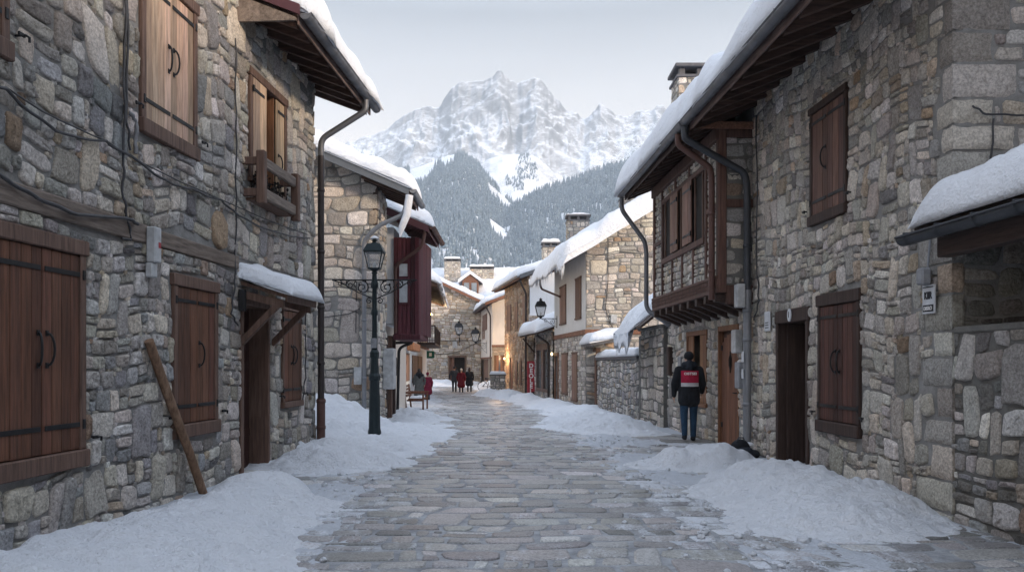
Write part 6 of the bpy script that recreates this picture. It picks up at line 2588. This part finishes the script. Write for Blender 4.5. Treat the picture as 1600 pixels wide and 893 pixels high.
snow_slab(F((bx_ + .2, by_), (1, 0)), -.66, .66, .02, bz_ + .46, 0, .4, .06, 5, lip=.02, res=.05, endr=.1, lump=.02).build('seat_snow', M['snow'], bench)

# stone pillar with a snow cap in front of the warm stone house
px_, py_ = -.86, 50.0
sp = thing('stone_pillar', 'squat square stone pier with a flat cap of snow, beside the bicycle', 'pillar', (px_, py_, zg(py_)))
mb = MB()
rng = random.Random(111)
z0 = zg(py_)
mb.box((px_, py_, z0 + .55), (.86, .86, 1.2), None, 0)
for n_, off in (((0, -1), .43), ((-1, 0), .43), ((1, 0), .43), ((0, 1), .43)):
    f = F((px_ + n_[0] * off, py_ + n_[1] * off), n_)
    rubble(mb, f.pt, rect(-.43, .43, z0 - .05, z0 + 1.15), [], rng, PAL_TAN, (.1, .2), (1, 2.4), relief=.03, warp=.02, n=9)
mb.box((px_, py_, z0 + 1.19), (1.0, 1.0, .08), None, 0, .02)
mb.build('stonework', [M['mortar_dark'], M['stone']], sp)
snow_slab(F((px_, py_ - .5), (0, -1)), -.5, .5, 0, z0 + 1.23, 0, 1.0, .16, 9, lip=.02, res=.08, endr=.15, lump=.02).build('snow_cap', M['snow'], sp)

# bicycle
bk = thing('bicycle', 'dark bicycle parked beside the squat stone pier', 'bicycle', (-1.4, 55.5, zg(55)))
z0 = zg(55) + .34
Bx = lambda a, b: Vector((-1.45 + a, 55.5, z0 + b))
for a in (-.52, .52):
    w = MB()
    w.tube([Bx(a + .33 * math.cos(2 * PI * k / 24), .33 * math.sin(2 * PI * k / 24)) for k in range(25)], .022, 6, caps=False)
    wh = w.build('wheel', M['black'], bk)
    w = MB()
    for k in range(12):
        w.tube([Bx(a, 0), Bx(a + .32 * math.cos(2 * PI * k / 12), .32 * math.sin(2 * PI * k / 12))], .004, 4)
    w.build('spokes', M['gutter'], wh)
w = MB()
for a, b in (((-.52, 0), (-.08, -.04)), ((-.08, -.04), (-.2, .46)), ((-.52, 0), (-.18, .38)), ((-.18, .4), (.34, .44)), ((-.08, -.04), (.36, .36)), ((.33, .5), (.52, 0))):
    w.tube([Bx(*a), Bx(*b)], .02, 7)
w.build('frame', M['gutter_dark'], bk)
w = MB()
w.limb(Bx(-.32, .52), Bx(-.1, .52), .06, .03)
w.build('saddle', M['black'], bk)
w = MB()
w.tube([Bx(.32, .5), Bx(.3, .62)], .015, 6)
w.tube([Bx(.26, .62) + Vector((0, -.28, 0)), Bx(.34, .62), Bx(.26, .62) + Vector((0, .28, 0))], .014, 6)
w.build('handlebar', M['black'], bk)

# bag by the downpipe
gx, gy = 3.83, 13.85
bag = thing('backpack', 'black backpack lying at the foot of the grey downpipe', 'backpack', (gx, gy, 0))
b = MB()
b.ball((gx, gy, .17), (.17, .13, .16), 16, 10)
b.ball((gx + .02, gy - .02, .1), (.2, .16, .1), 16, 10)
b.ball((gx + .22, gy - .05, .08), (.1, .1, .08), 12, 8)
remesh(b.build('body', M['cloth_black'], bag), .02, 3)
b = MB()
b.limb((gx - .03, gy - .15, .12), (gx + .1, gy - .15, .14), .08, .07)
b.build('pocket', M['cloth_navy'], bag)
b = MB()
b.tube([(gx - .07, gy - .07, .3), (gx - .05, gy - .09, .36), (gx + .03, gy - .09, .36), (gx + .05, gy - .07, .3)], .012, 6)
b.build('strap', M['cloth_slate'], bag)
b = MB()
b.ball((gx + .16, gy + .08, .22), (.1, .08, .05), 12, 8)
b.build('snow_cap', M['snow'], bag)

# ================================================================== PEOPLE
man, J, (shz, hipz) = person('person', 'person in black jacket with red back panel and jeans, facing the stone wall', (3.56, 16.6, .03), -.06, 1.8, 'cloth_black', 'denim', hat='cloth_black', stride=.05, arms=(.03, .02), vox=.013, hood='cloth_navy', elbow=(.02, .16), shoulder=.2)
o0 = ORG[man.name]
ORG[man.name] = Vector((0, 0, 0))
vest_top, vest_mid, vest_bot = 1.42, 1.18, 1.105


def vest(z0, z1, out):
    b = MB()
    n = 14
    vs = []
    for j, z in enumerate((z0, z1)):
        for k in range(n + 1):
            x = -.17 + .34 * k / n
            y = -.178 * math.sqrt(1 - (x / .235) ** 2) - out + (.018 if z > 1.35 else 0)
            vs.append((x, y, z))
    for j, z in enumerate((z0, z1)):
        for k in range(n + 1):
            x = -.17 + .34 * k / n
            vs.append((x, -.178 * math.sqrt(1 - (x / .235) ** 2) + .03, z))
    m = n + 1
    b.add(vs, [(k, k + 1, m + k + 1, m + k) for k in range(n)] + [(2 * m + k, 3 * m + k, 3 * m + k + 1, 2 * m + k + 1) for k in range(n)] + [(k, 2 * m + k, 2 * m + k + 1, k + 1) for k in range(n)] + [(m + k, m + k + 1, 3 * m + k + 1, 3 * m + k) for k in range(n)] + [(0, m, 3 * m, 2 * m), (n, 2 * m + n, 3 * m + n, m + n)], 0, False)
    return b


vp = vest(vest_mid, vest_top, .012).build('back_panel', M['cloth_red'], man)
vest(vest_bot, vest_mid - .002, .012).build('reflective_stripe', M['cloth_silver'], man)
FT = F((0, 0), (0, -1))
text(vp, 'OBTSEI', FT, 0, 1.36, .19, .068, M['letter_white'], 'lettering', 1.15, 0, .002)
ORG[man.name] = o0
mb = MB()
mb.box((3.55, 16.75, -.02), (1.0, .7, .1), None, 0, .02, tone=(.25, .245, .24, 0))
ledge = mb.build('stone_ledge', M['stone'])
tag(recenter(ledge, (3.55, 16.75, -.07)), 'flat stone ledge under the feet of the person facing the wall', 'ledge')

zz = lambda y: zg(y) - .005
person('person', 'walker with a long grey-green coat and dark scarf, near the bench', ((655 - CX0) / FPX * 41, 41, zz(41)), .25, 1.6, 'cloth_grey', 'cloth_slate', coat=.28, hair=('hair', .12), scarf='cloth_black', vox=.016, stride=.08)
person('person', 'walker in a bright pink-red coat, mostly hidden behind the grey-green coat', ((668 - CX0) / FPX * 42.2, 42.2, zz(42.2)), .1, 1.42, 'cloth_pink', 'cloth_slate', coat=.5, hat='cloth_pink', vox=.018, stride=.1)
person('person', 'walker in a grey jacket and black trousers, heading for the end gable', (-3.77, 54, zz(54)), .05, 1.72, 'cloth_slate', 'cloth_black', hair=('hair', 0), vox=.018, stride=.16, arms=(.08, .04))
person('person', 'walker in a crimson coat and pale hat, middle of three', (-3.3, 53.6, zz(53.6)), -.02, 1.56, 'cloth_crimson', 'cloth_black', coat=.52, hat='cloth_cream', vox=.018, stride=.1)
person('person', 'walker in a black coat with long dark hair, right of the crimson coat', (-2.8, 54.2, zz(54.2)), -.1, 1.62, 'cloth_black', 'cloth_black', coat=.6, hair=('hair', .18), vox=.018, stride=.14)

# ================================================================== MOUNTAINS
def prof(tab):
    xs = np.array([t[0] for t in tab], float)
    e = np.array([(HOR - t[1]) / FPX for t in tab])
    return lambda px: np.interp(px, xs, e)


MAIN = prof([(-600, 330), (0, 285), (300, 262), (430, 235), (470, 205), (497, 216), (510, 226), (530, 231), (545, 222), (570, 212), (585, 209), (600, 200), (615, 193), (630, 181), (650, 170), (668, 164), (685, 163), (695, 152), (703, 138), (715, 127), (730, 124), (745, 122), (760, 119), (772, 113), (783, 110), (793, 117), (800, 127), (808, 131), (818, 126), (830, 121), (840, 120), (850, 128), (858, 139), (865, 149), (880, 163), (892, 170), (905, 178), (914, 182), (922, 172), (938, 164), (950, 164), (962, 174), (975, 178), (990, 178), (1002, 171), (1015, 174), (1025, 168), (1040, 172), (1080, 185), (1140, 178), (1250, 215), (1500, 250), (2200, 330)])
HA = prof([(-600, 470), (300, 380), (450, 330), (520, 302), (560, 288), (600, 280), (630, 268), (660, 258), (682, 250), (700, 242), (715, 241), (730, 247), (745, 258), (760, 276), (780, 300), (800, 318), (820, 332), (850, 352), (880, 374), (920, 400), (960, 430), (1100, 500), (2200, 560)])
HB = prof([(-600, 560), (500, 470), (600, 430), (680, 392), (720, 372), (760, 348), (790, 332), (815, 318), (840, 303), (870, 292), (900, 283), (925, 273), (950, 264), (975, 256), (1000, 248), (1050, 236), (1150, 218), (1300, 240), (1600, 330), (2200, 500)])
HC = prof([(-600, 520), (500, 400), (640, 330), (700, 290), (740, 262), (765, 245), (785, 238), (800, 238), (820, 240), (840, 248), (855, 262), (870, 280), (890, 300), (920, 318), (1000, 350), (1300, 440), (2200, 520)])

pxc = np.concatenate([np.linspace(-250, 470, 90, endpoint=False), np.linspace(470, 1080, 420, endpoint=False), np.linspace(1080, 1850, 90)])
rr = np.concatenate([np.linspace(520, 1500, 130, endpoint=False), np.linspace(1500, 2150, 90, endpoint=False), np.linspace(2150, 3050, 210)])
PX, RR = np.meshgrid(pxc, rr)
AZ = (PX - CX0) / FPX
WX, WY = AZ * RR, RR


def height(PX, RR, detail=True):
    AZ = (PX - CX0) / FPX
    WX, WY = AZ * RR, RR

    def layer(e, rc, r0, p, back):
        zc = e(PX) * rc + EYE
        t = np.clip((RR - r0) / (rc - r0), 0, 1)
        up = zc * t ** p
        dn = zc - (RR - rc) * back
        return np.where(RR <= rc, up, dn)

    lb = layer(HB, 1500, 620, 1.05, .75) + 12 * fbm(WX / 160, WY / 160, 4, 21) * np.clip((RR - 620) / 300, 0, 1) * np.clip((1500 - RR) / 300, .0, 1)
    la = layer(HA, 1720, 640, 1.05, .8) + 14 * fbm(WX / 170, WY / 170, 4, 31) * np.clip((RR - 640) / 300, 0, 1) * np.clip((1720 - RR) / 300, .0, 1)
    lc = layer(HC, 2050, 1300, 1.1, .35)
    lm = layer(MAIN, 2900, 1500, 1.45, .8) + np.clip((RR - 2500) / 350, 0, 1) * (6 * fbm(WX / 30, WY / 60, 3, 91) + 4 * (1 - 2 * np.abs(vnoise(WX / 19, WY / 60, 93))))
    # buttresses and couloirs between the foot and the crest
    w = np.clip((RR - 2330) / 380, 0, 1) ** 1.3 * np.clip((2960 - RR) / 300, .05, 1)
    rid = lambda x, y, s: 1 - np.abs(vnoise(x, y, s)) * 2
    ca, sa = math.cos(.5), math.sin(.5)
    q1 = fbm(WX / 300, WY / 300, 3, 41) * 70
    q2 = fbm(WX / 300, WY / 300, 3, 47) * 70
    U1, V1 = WX + q1, WY + q2
    n = rid((U1 * ca + V1 * sa) / 210, (-U1 * sa + V1 * ca) / 330, 51) * 62
    n = n + rid((U1 * ca - V1 * sa) / 105, (U1 * sa + V1 * ca) / 150, 53) * 34
    n = n + rid(U1 / 52, V1 / 62, 55) * 22 + rid(U1 / 25 + 3, V1 / 29, 59) * 13 + rid(WX / 12, V1 / 16, 67) * 6 + fbm(WX / 9, WY / 11, 3, 57) * 4
    peak = np.clip((MAIN(PX) * 2900 - 640) / 330, .22, .9)
    lm = lm + (n - 62) * .8 * w * peak + 14 * fbm(U1 / 110, V1 / 140, 4, 63) * np.clip((RR - 1600) / 300, 0, 1) * (1 - w)
    lc = lc + 10 * fbm(WX / 90, WY / 90, 4, 61)
    z = np.maximum(np.maximum(la, lb), np.maximum(lc, lm))
    z = np.maximum(z, -4)
    which = np.argmax(np.stack([la, lb, lc, lm]), 0)
    return z, which


Zm, Wm = height(PX, RR)
o = grid_mesh('mountain', WX, WY, Zm, m_mountain('mountain'))
o['kind'] = 'structure'

# conifers, one mass
rs = np.random.RandomState(77)


def forest():
    n = 90000
    px = rs.uniform(440, 1130, n)
    r = rs.uniform(760, 2350, n)
    z, w = height(px, r)
    wx, wy = (px - CX0) / FPX * r, r
    clear = fbm(wx / 60, wy / 150, 4, 71)
    z2, _ = height(px, r - 8)
    keep = np.zeros(n, bool)
    fl = (w == 0) | (w == 1)
    keep |= fl & (clear > -.62) & (r < 1730)
    ga = (px > 610) & (px < 705)            # ragged timberline on the upper edge of the slopes
    up = np.where(w == 0, z / (HA(px) * 1720), z / (HB(px) * 1500))
    keep &= ~((w == 0) & (up > .80) & (clear < .05 + (up - .8) * 1.0) & (px > 640))
    keep |= (w == 2) & (clear > .12) & (r > 1500) & (r < 2060)
    keep |= (w == 3) & (clear > .75) & (r > 1600) & (r < 2080) & (z < 720)
    dens = rs.rand(n) < np.clip(.25 + (r / 1600) ** 2 * .6, 0, 1)
    keep &= dens
    i = np.where(keep)[0]
    rs.shuffle(i)
    i = i[:24000]
    return wx[i], wy[i], z[i], w[i]


fx, fy, fz, fw_ = forest()
m = len(fx)
hgt = rs.uniform(9, 19, m) * np.where(fw_ >= 2, .62, 1)
rad = hgt * rs.uniform(.15, .22, m)
K = 6
ang = np.linspace(0, 2 * PI, K, endpoint=False)
V = np.zeros((m, 3 * (K + 1), 3))
for t, (zb, zt, rk) in enumerate(((.06, .55, 1.0), (.3, .8, .74), (.55, 1.0, .46))):
    a = ang[None, :] + rs.uniform(0, 6, m)[:, None]
    rk_ = rad[:, None] * rk * rs.uniform(.7, 1.25, (m, K))
    V[:, t * (K + 1):t * (K + 1) + K, 0] = fx[:, None] + rk_ * np.cos(a)
    V[:, t * (K + 1):t * (K + 1) + K, 1] = fy[:, None] + rk_ * np.sin(a)
    V[:, t * (K + 1):t * (K + 1) + K, 2] = fz[:, None] + hgt[:, None] * (zb + rs.uniform(-.04, .04, (m, K))) - 1.0
    V[:, t * (K + 1) + K, 0] = fx
    V[:, t * (K + 1) + K, 1] = fy
    V[:, t * (K + 1) + K, 2] = fz + hgt * zt - 1.0
tri = np.array([(t * (K + 1) + k, t * (K + 1) + (k + 1) % K, t * (K + 1) + K) for t in range(3) for k in range(K)])
T = (tri[None] + (np.arange(m) * 3 * (K + 1))[:, None, None]).reshape(-1, 3)
me = bpy.data.meshes.new('forest')
V = V.reshape(-1, 3)
me.vertices.add(len(V))
me.vertices.foreach_set('co', V.astype(np.float32).ravel())
me.loops.add(T.size)
me.polygons.add(len(T))
me.loops.foreach_set('vertex_index', T.astype(np.int32).ravel())
me.polygons.foreach_set('loop_start', np.arange(0, T.size, 3, dtype=np.int32))
me.polygons.foreach_set('loop_total', np.full(len(T), 3, np.int32))
me.update(calc_edges=True)
mt, nt, b = new_mat('conifer')
v = coords(nt)
n1 = noise(nt, v, .35, 4, .7)
n2 = noise(nt, v, .012, 3, .6)
c = mixc(nt, mrange(nt, n1, .35, .7, 0, 1), (.07, .105, .13), (.20, .25, .29))  # frosted needles, made paler and bluer to paint in some haze
c = mixc(nt, mathn(nt, 'MULTIPLY', mrange(nt, n1, .5, .68, 0, 1), mrange(nt, n2, .35, .65, .15, .7)), c, (.42, .48, .54))
L(nt, c, b.inputs['Base Color'])
b.inputs['Roughness'].default_value = .9
me.materials.append(mt)
o = bpy.data.objects.new('forest', me)
COL.objects.link(o)
o['kind'] = 'stuff'

# ================================================================== AIR
HAZE = True
if HAZE:
    mb = MB()
    mb.box((0, 1600, 610), (5400, 3500, 1226))
    mh = bpy.data.materials.new('haze')
    mh.use_nodes = True
    nt = mh.node_tree
    nt.nodes.clear()
    out = nt.nodes.new('ShaderNodeOutputMaterial')
    pv = nt.nodes.new('ShaderNodeVolumePrincipled')
    pv.inputs['Color'].default_value = (.80, .90, 1.0, 1)
    pv.inputs['Density'].default_value = .00018
    pv.inputs['Anisotropy'].default_value = .0
    nt.links.new(pv.outputs[0], out.inputs['Volume'])
    o = mb.build('haze', mh)
    o['kind'] = 'stuff'

# ================================================================== LIGHT, SKY, CAMERA
SUN_EL, SUN_AZ = math.radians(14), math.radians(128)      # azimuth clockwise from +Y (north): low on the right
w = bpy.data.worlds.new('World')
scene.world = w
w.use_nodes = True
nt = w.node_tree
bg = nt.nodes['Background']
sky = nt.nodes.new('ShaderNodeTexSky')
sky.sky_type = 'NISHITA'
sky.sun_disc = False
sky.sun_elevation = SUN_EL
sky.sun_rotation = SUN_AZ
sky.dust_density = 3.0
sky.air_density = 1.2
sky.altitude = 900
tc = nt.nodes.new('ShaderNodeTexCoord')
sep = nt.nodes.new('ShaderNodeSeparateXYZ')
nt.links.new(tc.outputs['Generated'], sep.inputs[0])
rp = nt.nodes.new('ShaderNodeValToRGB')      # thin winter overcast: pale near the horizon, grey-blue above
nt.links.new(sep.outputs['Z'], rp.inputs[0])
cr = rp.color_ramp
cr.elements[0].position = 0.0
cr.elements[0].color = (7.6, 6.7, 5.9, 1)
cr.elements[1].position = 1.0
cr.elements[1].color = (9.0, 10.3, 12.6, 1)
for p_, c_ in ((.20, (8.0, 7.0, 6.1)), (.29, (5.0, 4.75, 4.6)), (.39, (2.2, 2.3, 2.45)), (.5, (5.6, 6.2, 7.2))):
    e = cr.elements.new(p_)
    e.color = (*c_, 1)
mpn = nt.nodes.new('ShaderNodeMapping')
mpn.inputs['Scale'].default_value = (1.2, 1.2, 4.5)
nt.links.new(tc.outputs['Generated'], mpn.inputs[0])
nz = nt.nodes.new('ShaderNodeTexNoise')
nz.inputs['Scale'].default_value = 2.2
nz.inputs['Detail'].default_value = 5
nt.links.new(mpn.outputs[0], nz.inputs['Vector'])
cl = mixc(nt, mrange(nt, nz.outputs['Fac'], .35, .68, .0, .55), rp.outputs[0], mixc(nt, .72, (0, 0, 0), rp.outputs[0]))
mx = mixc(nt, .95, sky.outputs[0], cl)
nt.links.new(mx, bg.inputs['Color'])
bg.inputs['Strength'].default_value = .1

sun = bpy.data.lights.new('sun', 'SUN')
sun.energy = 2.0
sun.angle = math.radians(10)
sun.color = (1, .8, .6)
so = bpy.data.objects.new('sun', sun)
COL.objects.link(so)
d = Vector((math.sin(SUN_AZ) * math.cos(SUN_EL), math.cos(SUN_AZ) * math.cos(SUN_EL), math.sin(SUN_EL)))
so.rotation_euler = d.to_track_quat('Z', 'Y').to_euler()
so.location = (30, -10, 40)

cam = bpy.data.cameras.new('camera')
cam.sensor_width = 36
cam.lens = FPX / 1600 * 36
cam.shift_y = (HOR - 446.5) / 1600
cam.clip_start = .1
cam.clip_end = 9000
co = bpy.data.objects.new('camera', cam)
COL.objects.link(co)
co.location = (0, 0, EYE)
co.rotation_euler = (PI / 2, 0, 0)
scene.camera = co

scene.view_settings.view_transform = 'Standard'
scene.view_settings.look = 'None'
scene.view_settings.exposure = 0.88
scene.view_settings.gamma = 1
scene.cycles.use_denoising = True
scene.cycles.max_bounces = 6
scene.cycles.diffuse_bounces = 4
scene.cycles.glossy_bounces = 2
scene.cycles.transparent_max_bounces = 12
scene.cycles.volume_bounces = 1
scene.cycles.use_adaptive_sampling = True
scene.cycles.adaptive_threshold = .015
